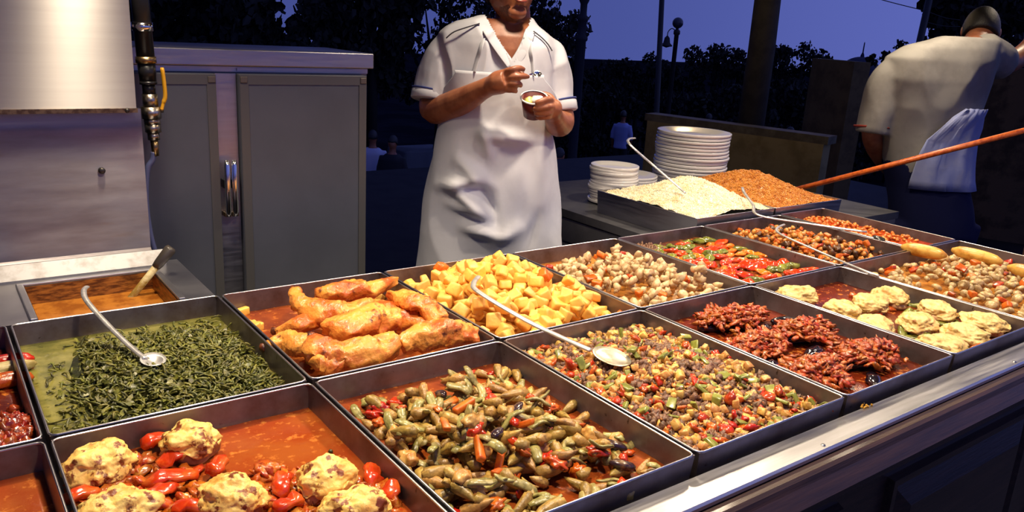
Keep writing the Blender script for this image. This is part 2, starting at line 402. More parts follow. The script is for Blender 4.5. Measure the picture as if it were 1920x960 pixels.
# ---------------------------------------------- steel cupboard with two doors
CY = 1.60
cb = thing('steel_cupboard', 'grey steel cupboard with two framed doors and bar handles', 'cupboard', (.6, CY + .25, 0))
cx0, cx1 = -0.02, 1.040
czb, czt = Z0 - .222, Z0 + .505
part('body', box(cx0, cx1, CY + .012, CY + .33, 0.0, czt - .045, GREYPAINT), cb)
part('top_slab', box(cx0 - .02, cx1 + .012, CY - .012, CY + .34, czt - .045, czt, STEEL, .003), cb, 'steel top slab')
part('header_panel', box(.640, .985, CY + .002, CY + .012, Z0 + .447, Z0 + .455, STEEL), cb)
part('header_strip', box(cx0, cx1, CY + .006, CY + .014, Z0 + .444, czt - .047, STEEL), cb, 'steel strip over the doors')
part('base_ledge', box(cx0, cx1 + .01, CY - .05, CY + .012, Z0 - .27, Z0 - .232, STEEL, .003), cb)
DOOR = M('door_sheet', (.088, .095, .118, 1), .45, .3, c2=(.076, .082, .102, 1), nscale=2.5)
for (a, b_, hx) in ((.06, .575, .590), (.636, 1.024, .610)):
    dr = part('door', box(a, b_, CY - .022, CY + .004, czb, Z0 + .440, DOOR, .003), cb, 'grey sheet metal door')
    iw = .026
    for bb in ((a + .002, b_ - .002, czb + .002, czb + iw), (a + .002, b_ - .002, Z0 + .438 - iw, Z0 + .438), (a + .002, a + iw, czb + iw, Z0 + .438 - iw), (b_ - iw, b_ - .002, czb + iw, Z0 + .438 - iw)):
        sub('door_frame', box(bb[0], bb[1], CY - .0245, CY - .021, bb[2], bb[3], M('door_frame_grey', (.10, .098, .096, 1), .4, .4)), dr)
    for (xx, zz) in ((a + .013, czb + .014), (b_ - .013, czb + .014), (a + .013, Z0 + .425), (b_ - .013, Z0 + .425)):
        sub('corner_plate', box(xx - .010, xx + .010, CY - .0275, CY - .024, zz - .009, zz + .009, M('corner_brown', (.13, .11, .09, 1), .4, .5), .002), dr)
    h = sub('handle', tmesh(merge(tube([(hx, CY - .035, Z0 + .205), (hx, CY - .037, Z0 + .19), (hx, CY - .037, Z0 + .06), (hx, CY - .035, Z0 + .045)], [.006, .0085, .0085, .006], 10)), CHROME), dr, 'chrome bar handle')
    sub('handle_foot', box(hx - .009, hx + .009, CY - .036, CY - .004, Z0 + .043, Z0 + .056, BRASS, .002), dr)
    sub('handle_foot', box(hx - .009, hx + .009, CY - .036, CY - .004, Z0 + .125, Z0 + .150, M('handle_black', (.02, .02, .022, 1), .3, .5), .002), dr)
part('centre_stile', box(.577, .634, CY - .004, CY + .010, czb, Z0 + .440, STEEL), cb)

# ------------------------------------------------------------------ pans and what they hold
class Pan:
    def __init__(s, x0, x1, y0, y1, label, ztop=Z0, depth=.064, sauce=-.042, zb=None, mat=None):
        s.x0, s.x1, s.y0, s.y1, s.z = x0, x1, y0, y1, ztop
        zb_ = ztop - depth; t = .0018; fl = .005
        root = thing('serving_pan', label, 'pan', ((x0 + x1) / 2, (y0 + y1) / 2, zb_), group='rectangular metal food pans on the counter')
        hx, hy = (x1 - x0) / 2, (y1 - y0) / 2
        def ring(ix, z): return [(-hx + ix, -hy + ix, z), (hx - ix, -hy + ix, z), (hx - ix, hy - ix, z), (-hx + ix, hy - ix, z)]
        V = ring(fl, 0) + ring(0, depth) + ring(t, depth) + ring(fl + t, t)
        F = [(3, 2, 1, 0), (12, 13, 14, 15)] + [(4 * i + j, 4 * i + (j + 1) % 4, 4 * i + 4 + (j + 1) % 4, 4 * i + 4 + j) for i in range(3) for j in range(4)]
        ob('pan_body', mk(V, F, mat or PAN, False), root)
        c = .010; pth = []
        for (cx, cy, a0) in ((hx - c, hy - c, 0), (-hx + c, hy - c, 90), (-hx + c, -hy + c, 180), (hx - c, -hy + c, 270)):
            for a in (0, 45, 90):
                an = math.radians(a0 + a); pth.append((cx + c * math.cos(an), cy + c * math.sin(an), depth))
        pth.append(pth[0])
        ob('rim', tmesh(tube(pth, .0021, 6, caps=False), PANRIM), root)
        s.root = root
        s.zs = ztop + sauce
        s.res = .004
        s.nx = int((x1 - x0 - .012) / s.res); s.ny = int((y1 - y0 - .012) / s.res)
        s.gx = x0 + .006 + (np.arange(s.nx) + .5) * s.res; s.gy = y0 + .006 + (np.arange(s.ny) + .5) * s.res
        s.H = np.full((s.nx, s.ny), s.zs)
        s.mound = None
    def sauce(s, name, mat, label, cat='sauce', amp=.0012):
        nx, ny = 26, 32
        xs = np.linspace(s.x0 + .005, s.x1 - .005, nx); ys = np.linspace(s.y0 + .005, s.y1 - .005, ny)
        V = [(x, y, s.zs + amp * mnoise.noise(Vector((x * 22, y * 22, 1)))) for x in xs for y in ys]
        F = [(i * ny + j, (i + 1) * ny + j, (i + 1) * ny + j + 1, i * ny + j + 1) for i in range(nx - 1) for j in range(ny - 1)]
        nb = len(V); zb = s.z - .061
        edge = [i * ny for i in range(nx)] + [(nx - 1) * ny + j for j in range(1, ny)] + [i * ny + ny - 1 for i in range(nx - 2, -1, -1)] + [j for j in range(ny - 2, 0, -1)]
        for k in edge: V.append((V[k][0], V[k][1], zb))
        n = len(edge)
        F += [(edge[(k + 1) % n], edge[k], nb + k, nb + (k + 1) % n) for k in range(n)]
        me = mk(V, F, mat); o = ob(name, me); return tag(o, label, cat, kind='stuff')
    def raise_by(s, fn):
        """fn(x, y) -> height above the sauce of the food already heaped there"""
        for i, x in enumerate(s.gx):
            for j, y in enumerate(s.gy): s.H[i, j] = max(s.H[i, j], s.zs + fn(x, y))
    def at(s, x, y, r):
        i0, i1 = np.searchsorted(s.gx, (x - r, x + r)); j0, j1 = np.searchsorted(s.gy, (y - r, y + r))
        i0 = min(i0, s.nx - 1); j0 = min(j0, s.ny - 1); i1 = max(i1, i0 + 1); j1 = max(j1, j0 + 1)
        return slice(i0, i1), slice(j0, j1)
    def put(s, x, y, r, rz, sink=.35, cap=None):
        """stack one piece of half-height rz and radius r; returns the height of its centre"""
        x = min(max(x, s.x0 + r * .8 + .006), s.x1 - r * .8 - .006); y = min(max(y, s.y0 + r * .8 + .006), s.y1 - r * .8 - .006)
        a, b = s.at(x, y, r * .8); h = float(np.percentile(s.H[a, b], 70))
        z = h + rz * (1 - sink)
        if cap is not None and z > s.z + cap: return None
        a, b = s.at(x, y, r); X, Y = np.meshgrid(s.gx[a], s.gy[b], indexing='ij')
        d2 = ((X - x) ** 2 + (Y - y) ** 2) / r ** 2
        s.H[a, b] = np.maximum(s.H[a, b], np.where(d2 < 1, z + rz * np.sqrt(np.clip(1 - d2, 0, 1)) * .85, s.zs))
        return x, y, z
    def pick(s, dens):
        for _ in range(200):
            x = random.uniform(s.x0 + .01, s.x1 - .01); y = random.uniform(s.y0 + .01, s.y1 - .01)
            if random.random() < dens(x, y): return x, y
        return x, y
def scatter(pan, name, meshes, n, r, rz, label, cat, group, dens=lambda x, y: 1, tilt=.5, sink=.35, sc=(.85, 1.15), cap=None, flatrot=True):
    out = []
    for k in range(n):
        x, y = pan.pick(dens); f = random.uniform(*sc)
        q = pan.put(x, y, r * f, rz * f, sink, cap)
        if q is None: continue
        o = ob(name, random.choice(meshes), loc=q, rot=(random.gauss(0, tilt), random.gauss(0, tilt), random.uniform(0, 6.28)), scale=(f, f, f))
        tag(o, label, cat, group); out.append(o)
    return out
def gauss(cx, cy, sx, sy, p=2): return lambda x, y: math.exp(-(abs((x - cx) / sx) ** p + abs((y - cy) / sy) ** p))
G = .005
def cell(i, row, x1=None):
    return (.4 * i + G, (x1 if x1 else .4 * (i + 1)) - G, *((0.004, .518) if row == 0 else (.530, 1.034)))

RED = lambda nm, a, b, rough=.2, s=11: M(nm, a, rough, 0, c2=b, nscale=s, lo=.36, hi=.64, bump=.35, bscale=38, c3=srgb(196, 116, 48), n3=55, lo3=.56, hi3=.68, spec=.4)
SAUCE_OR = RED('orange_red_sauce', srgb(146, 70, 26), srgb(108, 40, 14))
SAUCE_RED = RED('tomato_sauce', srgb(144, 58, 20), srgb(154, 78, 30))
SAUCE_DK = RED('dark_red_sauce', srgb(112, 38, 14), srgb(78, 22, 8))
SAUCE_BR = RED('brown_sauce', srgb(104, 54, 20), srgb(64, 30, 12))
SAUCE_TAN = RED('tan_broth', srgb(184, 128, 56), srgb(150, 88, 34))
SAUCE_GR = M('green_broth', srgb(138, 132, 66), .2, 0, c2=srgb(100, 100, 42), nscale=16, lo=.42, hi=.62, bump=.3, bscale=45, c3=srgb(66, 68, 28), n3=50, lo3=.58, hi3=.7)
POTATO = M('boiled_potato', srgb(236, 184, 86), .42, 0, c2=srgb(222, 156, 62), nscale=40, lo=.45, hi=.75, var=.2, hue=.02, sss=.2, bump=.15, bscale=160)
CARROT = M('carrot', srgb(218, 112, 32), .36, 0, c2=srgb(196, 84, 18), nscale=60, var=.2, bump=.12)
TOMATO = M('cooked_red_pepper', srgb(186, 50, 18), .24, 0, c2=srgb(150, 30, 10), nscale=70, c3=srgb(206, 96, 40), n3=90, lo3=.55, hi3=.7, var=.3, hue=.03, huec=.51, coat=.1, bump=.25, bscale=110)
GREENP = M('green_pepper', srgb(136, 138, 60), .26, 0, c2=srgb(104, 108, 42), nscale=60, var=.3, coat=.1, bump=.15)
OKRA = M('okra_green', srgb(176, 138, 68), .36, 0, c2=srgb(116, 88, 40), nscale=110, lo=.42, hi=.68, c3=srgb(186, 156, 96), n3=60, lo3=.56, hi3=.72, var=.4, hue=.03, bump=.3, bscale=170)
BEAN = M('bean_green', srgb(164, 152, 90), .32, 0, c2=srgb(122, 112, 58), nscale=90, var=.35, hue=.03, coat=.08, bump=.25, bscale=140)
AUBER = M('aubergine_skin', srgb(48, 32, 40), .2, 0, c2=srgb(120, 90, 60), nscale=60, lo=.5, hi=.66, coat=.2, var=.3, bump=.2)
MINCE = M('brown_mince', srgb(126, 88, 60), .45, 0, c2=srgb(84, 54, 38), nscale=190, var=.55, hue=.02, island=True, bump=.4, bscale=300)
DICE = M('potato_dice', srgb(214, 170, 92), .36, 0, c2=srgb(184, 126, 58), nscale=120, var=.4, hue=.03, bump=.2, bscale=250)
CREAMCH = M('pale_chicken_cube', srgb(208, 180, 134), .4, 0, c2=srgb(168, 126, 84), nscale=110, lo=.42, hi=.7, var=.35, bump=.3, bscale=220)
MUSH = M('pale_mushroom', srgb(196, 168, 116), .32, 0, c2=srgb(136, 104, 64), nscale=110, lo=.42, hi=.7, var=.4, bump=.25, bscale=200)
CHEESE = M('browned_cheese', srgb(246, 214, 120), .45, 0, c2=srgb(226, 168, 78), nscale=30, lo=.44, hi=.64, c3=srgb(126, 58, 18), n3=46, lo3=.545, hi3=.61, var=.08, sss=.15, bump=.5, bscale=90)
CHEESE2 = M('pale_gratin', srgb(214, 186, 118), .45, 0, c2=srgb(196, 150, 78), nscale=34, lo=.46, hi=.66, c3=srgb(140, 78, 30), n3=50, lo3=.60, hi3=.70, var=.1, sss=.1, bump=.5, bscale=90)
SKIN_CH = M('roast_chicken_skin', srgb(236, 158, 66), .36, 0, c2=srgb(190, 92, 30), nscale=17, lo=.44, hi=.60, c3=srgb(92, 36, 14), n3=30, lo3=.58, hi3=.68, var=.15, coat=.08, bump=.6, bscale=120, sss=.1)
MEAT_CH = M('chicken_meat', srgb(218, 178, 130), .4, 0, c2=srgb(176, 120, 78), nscale=40, bump=.2)

def nubs(n, amp, sub_=2, flat=.6, fr=2.2):
    """irregular torn bits"""
    return [blob(sub_, 1, .72, flat, amp, fr, 31 + 7 * k) for k in range(n)]
NUB = nubs(6, .75); FLAKE = nubs(6, .8, 2, .42, 1.8)
POT_M = [chunk((.0160, .0140, .0125), .28, .24, k, POTATO, 3) for k in range(12)]
CAR_M = [chunk((.013, .010, .009), .25, .22, 40 + k, CARROT) for k in range(4)]
DICE_M = [chunk((.0056, .0052, .0046), .30, .10, 60 + k, DICE, 1) for k in range(10)]
REDB_M = [tmesh(blob(2, .0095, .0070, .0042, .7, 1.9, 70 + k), TOMATO) for k in range(7)]
GRNB_M = [chunk((.0090, .0058, .0026), .35, .3, 80 + k, GREENP) for k in range(6)]
def okra_vf(seed, L=.052, R=.0085):
    r = random.Random(seed); bend = r.uniform(-.25, .25); V, F = [], []; n = 10
    prof = [(0, .25), (.02, .62), (.08, .70), (.12, 1.0), (.35, 1.0), (.6, .82), (.82, .5), (1, .08)]
    for t, rr in prof:
        cx = (t - .5) * L; cy = bend * L * (t - .5) ** 2 * 2
        for k in range(n):
            a = 2 * math.pi * k / n; q = R * rr * (1 if k % 2 == 0 else .80) * (1 + .12 * mnoise.noise(Vector((t * 4, k, seed))))
            V.append((cx, cy + q * math.cos(a), q * math.sin(a)))
    for i in range(len(prof) - 1):
        for k in range(n): F.append((i * n + k, (i + 1) * n + k, (i + 1) * n + (k + 1) % n, i * n + (k + 1) % n))
    F += [tuple(range(n)), tuple((len(prof) - 1) * n + k for k in range(n - 1, -1, -1))]
    return V, F
OKRA_M = [tmesh(okra_vf(k, random.uniform(.034, .060), random.uniform(.0080, .0112)), OKRA) for k in range(12)]
def bean_vf(seed, L=.045, W=.0075, T=.0032):
    r = random.Random(seed); c = r.uniform(-.3, .3)
    path = [((t - .5) * L, c * L * (t - .5) ** 2 * 2, .004 * math.sin(t * 5 + seed)) for t in np.linspace(0, 1, 6)]
    return tube(path, [W * .6, W, W * .95, W, W * .9, W * .55], 8, flat=T / W)
BEAN_M = [tmesh(bean_vf(k, random.uniform(.03, .05)), BEAN) for k in range(7)]
def auber_vf(seed):
    return blob(2, .021, .010, .007, .25, 1.5, seed)
AUB_M = [tmesh(auber_vf(k), AUBER) for k in range(4)]

# ---- B: okra stew
pB = Pan(*cell(1, 0), 'wide pan of okra, bean and pepper stew in orange sauce')
pB.sauce('stew_sauce', SAUCE_OR, 'glossy orange-red sauce around the okra stew')
def densB(x, y):
    u, v = (x - pB.x0) / .39, y / .514
    d = math.exp(-((u - .48) / .41) ** 6 - ((v - .47) / .43) ** 6)
    return d * (1 if v < .9 - .1 * abs(u) else .3)
pB.raise_by(lambda x, y: .012 * math.exp(-((x - .60) / .14) ** 2 - ((y - .22) / .17) ** 2))
gB = 'vegetable pieces in the okra stew'
scatter(pB, 'okra_pod', OKRA_M, 110, .015, .007, 'olive-brown okra pod in the stew', 'okra', 'okra pods in the stew', densB, .3, .3)
POTB_M = [tmesh(blob(3, .015, .0125, .0105, .45, 1.3, 300 + k), M('stewed_potato', srgb(206, 160, 86), .36, 0, c2=srgb(178, 118, 50), nscale=50, var=.2, bump=.2)) for k in range(5)]
scatter(pB, 'potato_chunk', POTB_M, 14, .014, .010, 'soft tan potato chunk among the okra', 'potato', gB, densB, .4, .5)
scatter(pB, 'bean_piece', BEAN_M, 60, .014, .004, 'flat green bean piece among the okra', 'bean', 'bean pieces in the okra stew', densB, .35, .3)
scatter(pB, 'pepper_piece', [tmesh(blob(3, .016, .012, .007, .6, 1.7, 90 + k), TOMATO) for k in range(5)], 20, .013, .006, 'red pepper piece among the okra', 'pepper', gB, densB, .4, .3)
scatter(pB, 'okra_pod', OKRA_M, 120, .015, .006, 'olive-brown okra pod in the stew', 'okra', 'okra pods in the stew', densB, .35, .3)
scatter(pB, 'aubergine_piece', AUB_M, 9, .016, .006, 'dark purple aubergine piece among the okra', 'aubergine', gB, densB, .3, .3)
scatter(pB, 'carrot_stick', [chunk((.019, .006, .005), .15, .3, 95 + k, CARROT) for k in range(3)], 9, .014, .006, 'orange carrot stick among the okra', 'carrot', gB, densB, .3, .3)
scatter(pB, 'bean_piece', BEAN_M, 44, .014, .004, 'flat green bean piece among the okra', 'bean', 'bean pieces in the okra stew', densB, .4, .2)
for nm, mm, k_, lb, ct_ in (('bean_piece', BEAN_M, 12, 'flat green bean piece among the okra', 'bean'), ('potato_chunk', POTB_M, 5, 'soft tan potato chunk among the okra', 'potato'), ('pepper_piece', REDB_M, 16, 'red pepper piece among the okra', 'pepper')):
    scatter(pB, nm, mm, k_, .013, .005, lb, ct_, 'bean pieces in the okra stew' if nm == 'bean_piece' else gB, tilt=.2, sink=.85)

# ---- C: mince with diced vegetables
pC = Pan(*cell(2, 0), 'pan of brown mince with diced potato, tomato and pepper')
pC.sauce('mince_sauce', RED('mince_juice', srgb(150, 60, 20), srgb(110, 50, 20)), 'oily red juice under the mince and dice')
hC = lambda x, y: .004 + .034 * math.exp(-((x - 1.03) / .15) ** 2 - ((y - .24) / .17) ** 2)
pC.raise_by(hC)
sm = Soup()
clump = lambda x, y: .25 + .75 * max(0, mnoise.noise(Vector((x * 16, y * 16, 3))) * 2.2)
for k in range(2600):
    x, y = random.uniform(pC.x0 + .01, pC.x1 - .01), random.uniform(pC.y0 + .01, pC.y1 - .01)
    f = random.uniform(.6, 1.3)
    sm.add(random.choice(NUB), (x, y, pC.zs + hC(x, y) + random.uniform(-.003, .004) * f + .005 * (clump(x, y) > .8)), (random.random() * 6, random.random() * 6, 0), (.0085 * f, .0085 * f, .0085 * f))
tag(ob('minced_meat', sm.mesh(MINCE)), 'crumbled brown minced meat heaped under the dice', 'mince', kind='stuff')
on = Soup()
for k in range(800):
    x, y = random.uniform(pC.x0 + .012, pC.x1 - .012), random.uniform(pC.y0 + .012, pC.y1 - .012)
    f = random.uniform(.6, 1.25)
    on.add(random.choice(FLAKE), (x, y, pC.zs + hC(x, y) + random.uniform(.001, .006)), (random.gauss(0, .6), random.gauss(0, .6), random.random() * 6), (.0085 * f, .0065 * f, .006 * f))
tag(ob('diced_onion', on.mesh(M('golden_onion_bit', srgb(204, 150, 74), .34, 0, c2=srgb(176, 104, 44), nscale=90, var=.6, hue=.03, island=True, bump=.2))), 'small golden onion bits mixed through the mince', 'onion', kind='stuff')
pC.H[:] = pC.zs; pC.raise_by(lambda x, y: hC(x, y) + .002)
gC = 'diced vegetables on the mince'
inC = lambda x, y: .35 + .65 * (clump(x, y) < .75)
scatter(pC, 'potato_dice', DICE_M, 300, .0058, .0048, 'small golden potato dice on the mince', 'potato', 'potato dice on the mince', inC, .7, .35, (.9, 1.5))
scatter(pC, 'tomato_bit', REDB_M, 170, .0075, .004, 'small red tomato bit on the mince', 'tomato', 'tomato bits on the mince', lambda x, y: .4 + .6 * (x < .93 or y < .12), .5, .3, (.7, 1.4))
scatter(pC, 'pepper_bit', GRNB_M, 80, .0075, .004, 'small green pepper bit on the mince', 'pepper', 'green pepper bits on the mince', tilt=.5, sink=.3, sc=(.7, 1.5))

# ---- D: stuffed aubergines
pD = Pan(*cell(3, 0), 'pan of stuffed aubergines topped with chopped tomato')
pD.sauce('aubergine_sauce', SAUCE_DK, 'dark red sauce around the stuffed aubergines')
AUBD = M('glossy_aubergine', srgb(22, 16, 26), .10, 0, c2=srgb(50, 30, 30), nscale=20, coat=.8)
TOPP = M('chopped_tomato_topping', srgb(176, 64, 28), .32, 0, c2=srgb(118, 36, 16), nscale=90, c3=srgb(186, 112, 62), n3=70, lo3=.56, hi3=.7, var=.5, hue=.03, huec=.51, island=True, coat=.1, bump=.3, bscale=140)
def aubergine(x, y, L, rz, lab, W=.040):
    z = pD.zs - .004
    rt = thing('stuffed_aubergine', lab, 'aubergine', (x, y, z), rz, 'stuffed aubergines in their pan')
    path = [((t - .5) * L, .012 * math.sin(t * 3), .012) for t in np.linspace(0, 1, 9)]
    rad = [W * q for q in (.22, .62, .86, .98, 1, .96, .84, .58, .18)]
    ob('shell', tmesh(tube(path, rad, 16, flat=.62), AUBD), rt)
    sp = Soup()
    for k in range(330):
        t = random.gauss(.5, .24); t = min(max(t, .02), .98); a = random.gauss(0, .42)
        hw = W * .95 * math.sqrt(max(0, 1 - ((t - .5) * 2) ** 2)) + .004
        yy = a * hw * 1.5; zz = .022 + .024 * math.exp(-(yy / (W * .75)) ** 2) * math.sqrt(max(0.05, 1 - ((t - .5) * 2) ** 2)) + random.uniform(-.006, .004)
        f = random.uniform(.7, 1.4)
        sp.add(random.choice(FLAKE), ((t - .5) * L * 1.02, yy, zz), (random.gauss(0, .4), random.gauss(0, .4), random.random() * 6), (.0110 * f, .0080 * f, .0090 * f))
    tp = ob('topping', sp.mesh(TOPP), rt); tp['kind'] = 'stuff'; tp['label'] = 'chopped tomato and meat topping'
for (x, y, L, a, lab) in ((1.40, .420, .20, -.10, 'tomato-heaped stuffed aubergine lying alone beside the diced chicken pan'), (1.305, .282, .165, .06, 'tomato-heaped stuffed aubergine of the middle row beside the mince pan'), (1.485, .285, .155, -.08, 'tomato-heaped stuffed aubergine of the middle row beside the patty pan'),
        (1.305, .130, .165, .05, 'tomato-heaped stuffed aubergine by the steel strip and the mince pan'), (1.485, .130, .165, -.06, 'tomato-heaped stuffed aubergine by the steel strip and the patty pan')):
    aubergine(x, y, L, a, lab)
for (x, y) in ((1.43, .355), (1.42, .21), (1.535, .37), (1.27, .21), (1.40, .06)):
    o = ob('aubergine_strip', tmesh(blob(3, .04, .016, .010, .3, 1.8, x * 9), AUBD), loc=(x, y, pD.zs + .006), rot=(.2, 0, random.uniform(-.6, .6)))
    tag(o, 'loose black aubergine strip between the stuffed aubergines', 'aubergine', 'loose aubergine strips')

# ---- E: pale gratin patties
pE = Pan(*cell(4, 0), 'pan of pale cheese-topped patties in dark red sauce')
pE.sauce('patty_sauce', SAUCE_DK, 'dark red sauce between the pale patties')
def gratin(name, label, cat, group, cx, cy, z, sx, sy, sz, mat, seed, base_mat, rz):
    rt = thing(name, label, cat, (cx, cy, z), rz, group)
    ob('base', tmesh(blob(3, sx * .95, sy * .95, sz * .85, .22, 1.8, seed + 5), base_mat), rt)
    V, F = ICO[5]; out = []
    for v in V:
        s3 = Vector((seed * 2.1, seed, seed * .7))
        d = 1 + .26 * mnoise.noise(v * 1.7 + s3) + .07 * (1 - 2.4 * abs(mnoise.noise(v * 3.1 + s3))) + .06 * mnoise.noise(v * 6.5 + s3) + .035 * mnoise.noise(v * 14 + s3)
        q = Vector((v.x * sx * d, v.y * sy * d, min(.80 + .2 * v.z, max(v.z, -.15 + .55 * mnoise.noise(v * 2.6 + s3))) * sz * d + sz * .35)); out.append(q)
    c = ob('cheese_crust', mk(out, F, mat), rt); c['label'] = 'lumpy cheese crust'
for k, (px, py) in enumerate(((1497, 553), (1577, 583), (1632, 570), (1672, 557), (1640, 612), (1720, 607), (1757, 583), (1845, 606), (1765, 650), (1810, 628))):
    q = onz(px, py, -.022)
    gratin('cheese_patty', 'pale cheese-topped patty in the dark red sauce', 'patty', 'pale patties in their pan', q[0], q[1], pE.zs + .010, .052, .043, .025, CHEESE2, k * 1.7, MEAT_CH, random.random() * 6)
scatter(pE, 'pepper_strip', [tmesh(bean_vf(k, .05, .011, .007), GREENP) for k in range(4)], 22, .018, .007, 'green pepper strip between the pale patties', 'pepper', 'pepper strips between the patties', lambda x, y: 1 if y < .36 else .15, .2, .55)
scatter(pE, 'tomato_piece', [chunk((.013, .010, .006), .3, .3, 120 + k, TOMATO) for k in range(3)], 12, .012, .006, 'red tomato piece between the pale patties', 'tomato', 'tomato pieces between the patties', tilt=.3, sink=.5)

# ---- F: mushroom mix with long rolls
pF = Pan(*cell(5, 0, 2.70), 'wide pan of pale mushrooms and red pepper with long rolls')
pF.sauce('mushroom_sauce', SAUCE_TAN, 'tan broth under the pale mushrooms')
def cap_vf(seed):
    r = random.Random(seed); V, F = lathe([(0, .0085), (.006, .0078), (.0105, .004), (.0115, 0), (.009, -.0025), (.004, -.002), (.004, -.009), (0, -.0095)], 10)
    return [Vector(v) * (1 + .2 * mnoise.noise(Vector(v) * 90 + Vector((seed, 0, 0)))) for v in V], F
MUSH_M = [tmesh(cap_vf(k), MUSH) for k in range(4)] + [tmesh(blob(2, .013, .0085, .007, .3, 1.7, k), MUSH) for k in range(4)]
pF.raise_by(lambda x, y: .022 * math.exp(-((x - 2.33) / .25) ** 4 - ((y - .28) / .2) ** 4))
dF = lambda x, y: 1.0 if .04 < y < .47 else .4
scatter(pF, 'mushroom_piece', MUSH_M, 290, .011, .006, 'pale mushroom piece in the wide pan with rolls', 'mushroom', 'mushrooms in the wide pan', dF, .7, .3, (.85, 1.35))
scatter(pF, 'pepper_piece', [chunk((.015, .010, .005), .3, .3, 130 + k, TOMATO) for k in range(4)], 30, .012, .005, 'red pepper piece among the pale mushrooms', 'pepper', 'red peppers among the mushrooms', dF, .4, .2)
scatter(pF, 'carrot_piece', CAR_M, 12, .012, .006, 'orange carrot piece among the pale mushrooms', 'carrot', 'carrots among the mushrooms', dF, .4, .2)
ROLL = M('baked_roll', srgb(222, 176, 84), .35, 0, c2=srgb(190, 130, 48), nscale=30, bump=.15)
for (a, b_) in (((1785, 468), (1880, 492)), ((1890, 500), (1985, 528)), ((1690, 462), (1775, 480))):
    p, q = onz(*a, .006), onz(*b_, .006)
    path = [p + (q - p) * t for t in np.linspace(0, 1, 9)]
    c = (p + q) / 2; path = [pp - c for pp in path]
    o = ob('stuffed_roll', tmesh(tube(path, [.006, .016, .0195, .0205, .021, .0205, .0195, .016, .006], 14), ROLL), loc=c)
    tag(o, 'long golden stuffed roll lying on the mushrooms', 'roll', 'long rolls on the mushrooms')

# ---- A: gratin pieces in tomato sauce
pA = Pan(*cell(0, 0), 'pan of browned cheese-topped pieces in tomato sauce')
pA.sauce('tomato_sauce', SAUCE_RED, 'orange tomato sauce around the browned cheese-topped pieces')
BASE_A = M('gratin_base', srgb(190, 140, 92), .4, 0, c2=srgb(130, 66, 28), nscale=30, bump=.3)
for k, (px, py, s) in enumerate(((190, 862, 1.05), (358, 820, .98), (222, 950, 1.05), (432, 925, 1.02), (612, 890, .98), (668, 950, 1.05))):
    lab = ('cheese-crusted piece by the greens rim near the stuffed pepper pan', 'cheese-crusted piece standing against the rim of the greens pan', 'cheese-crusted piece beside the cabbage roll pan', 'cheese-crusted piece between long red pepper strips in mid pan', 'cheese-crusted piece at the edge of the bare tomato sauce', 'cheese-crusted piece close to the rim of the okra pan')[k]
    q = onz(px, py, -.012)
    gratin('gratin_piece', lab, 'gratin', 'cheese-crusted pieces in tomato sauce', q[0], q[1], pA.zs + .012,   .043 * s, .036 * s, .029 * s, CHEESE, 10 + k * 2.3, BASE_A, random.uniform(-.6, .6))
PEP = M('red_pepper_strip', srgb(192, 52, 14), .22, 0, c2=srgb(212, 92, 30), nscale=26, coat=.15, bump=.3, bscale=70)
for k, (px, py, L, a) in enumerate(((338, 868, .060, .1), (322, 906, .065, -.1), (290, 833, .045, .7), (150, 932, .05, .2), (400, 880, .04, .5), (300, 935, .05, .2), (540, 915, .05, 1.2), (705, 895, .05, 1.3), (360, 960, .05, .1), (535, 950, .045, .3), (720, 925, .04, 1))):
    q = onz(px, py, -.034)
    path = [((t - .5) * L, .01 * math.sin(t * 3 + k), .006 * math.sin(t * 3.1)) for t in np.linspace(0, 1, 7)]
    tv, tf = tube(path, [.006, .013, .0145, .012, .0145, .010, .005], 14, flat=.55)
    tv = [Vector(v) + Vector((mnoise.noise(Vector(v) * 70 + Vector((k, 0, 0))), mnoise.noise(Vector(v) * 70 + Vector((0, k, 5))), mnoise.noise(Vector(v) * 60 + Vector((9, 0, k))))) * .0075 for v in tv]
    o = ob('red_pepper_strip', mk(tv, tf, PEP), loc=(q[0], q[1], pA.zs + .012), rot=(0, 0, a + random.uniform(-.3, .3)))
    tag(o, 'glossy red pepper strip beside the cheese-crusted pieces', 'pepper', 'red pepper strips in tomato sauce')
ONI = M('cooked_onion', srgb(196, 110, 44), .25, 0, c2=srgb(176, 60, 20), nscale=50, var=.4, coat=.2)
sp = Soup()
for k in range(900):
    x, y = random.uniform(pA.x0 + .012, pA.x1 - .012), random.uniform(pA.y0 + .012, .47)
    lim = .30 + .17 * (x < .17) + .06 * math.sin(x * 30)
    if y > lim: continue
    f = random.uniform(.6, 1.3)
    sp.add(random.choice(FLAKE), (x, y, pA.zs + random.uniform(-.002, .009)), (random.gauss(0, .5), random.gauss(0, .5), random.random() * 6), (.014 * f, .012 * f, .011 * f))
tag(ob('tomato_mush', sp.mesh(M('tomato_mush', srgb(186, 78, 24), .26, 0, c2=srgb(150, 40, 12), nscale=70, c3=srgb(214, 140, 70), n3=60, lo3=.55, hi3=.7, var=.5, hue=.03, huec=.51, island=True, coat=.1, bump=.3, bscale=120))), 'soft tomato and onion mush around the browned cheese-topped pieces', 'tomato', kind='stuff')
scatter(pA, 'onion_piece', [tmesh(blob(2, .015, .011, .006, .8, 1.9, k), ONI) for k in range(6)], 60, .011, .005, 'soft orange onion piece in the tomato sauce', 'onion', 'onion pieces in tomato sauce', lambda x, y: 1 if (y < .33 + .25 * (x < .2)) else .04, .5, .4)
scatter(pA, 'caper', [tmesh(blob(1, .005, .0045, .0045, .1), M('caper_dark', srgb(62, 60, 26), .3))], 22, .005, .004, 'small dark caper in the tomato sauce', 'caper', 'capers in tomato sauce', lambda x, y: 1 if y < .42 else .05, .5, .2)

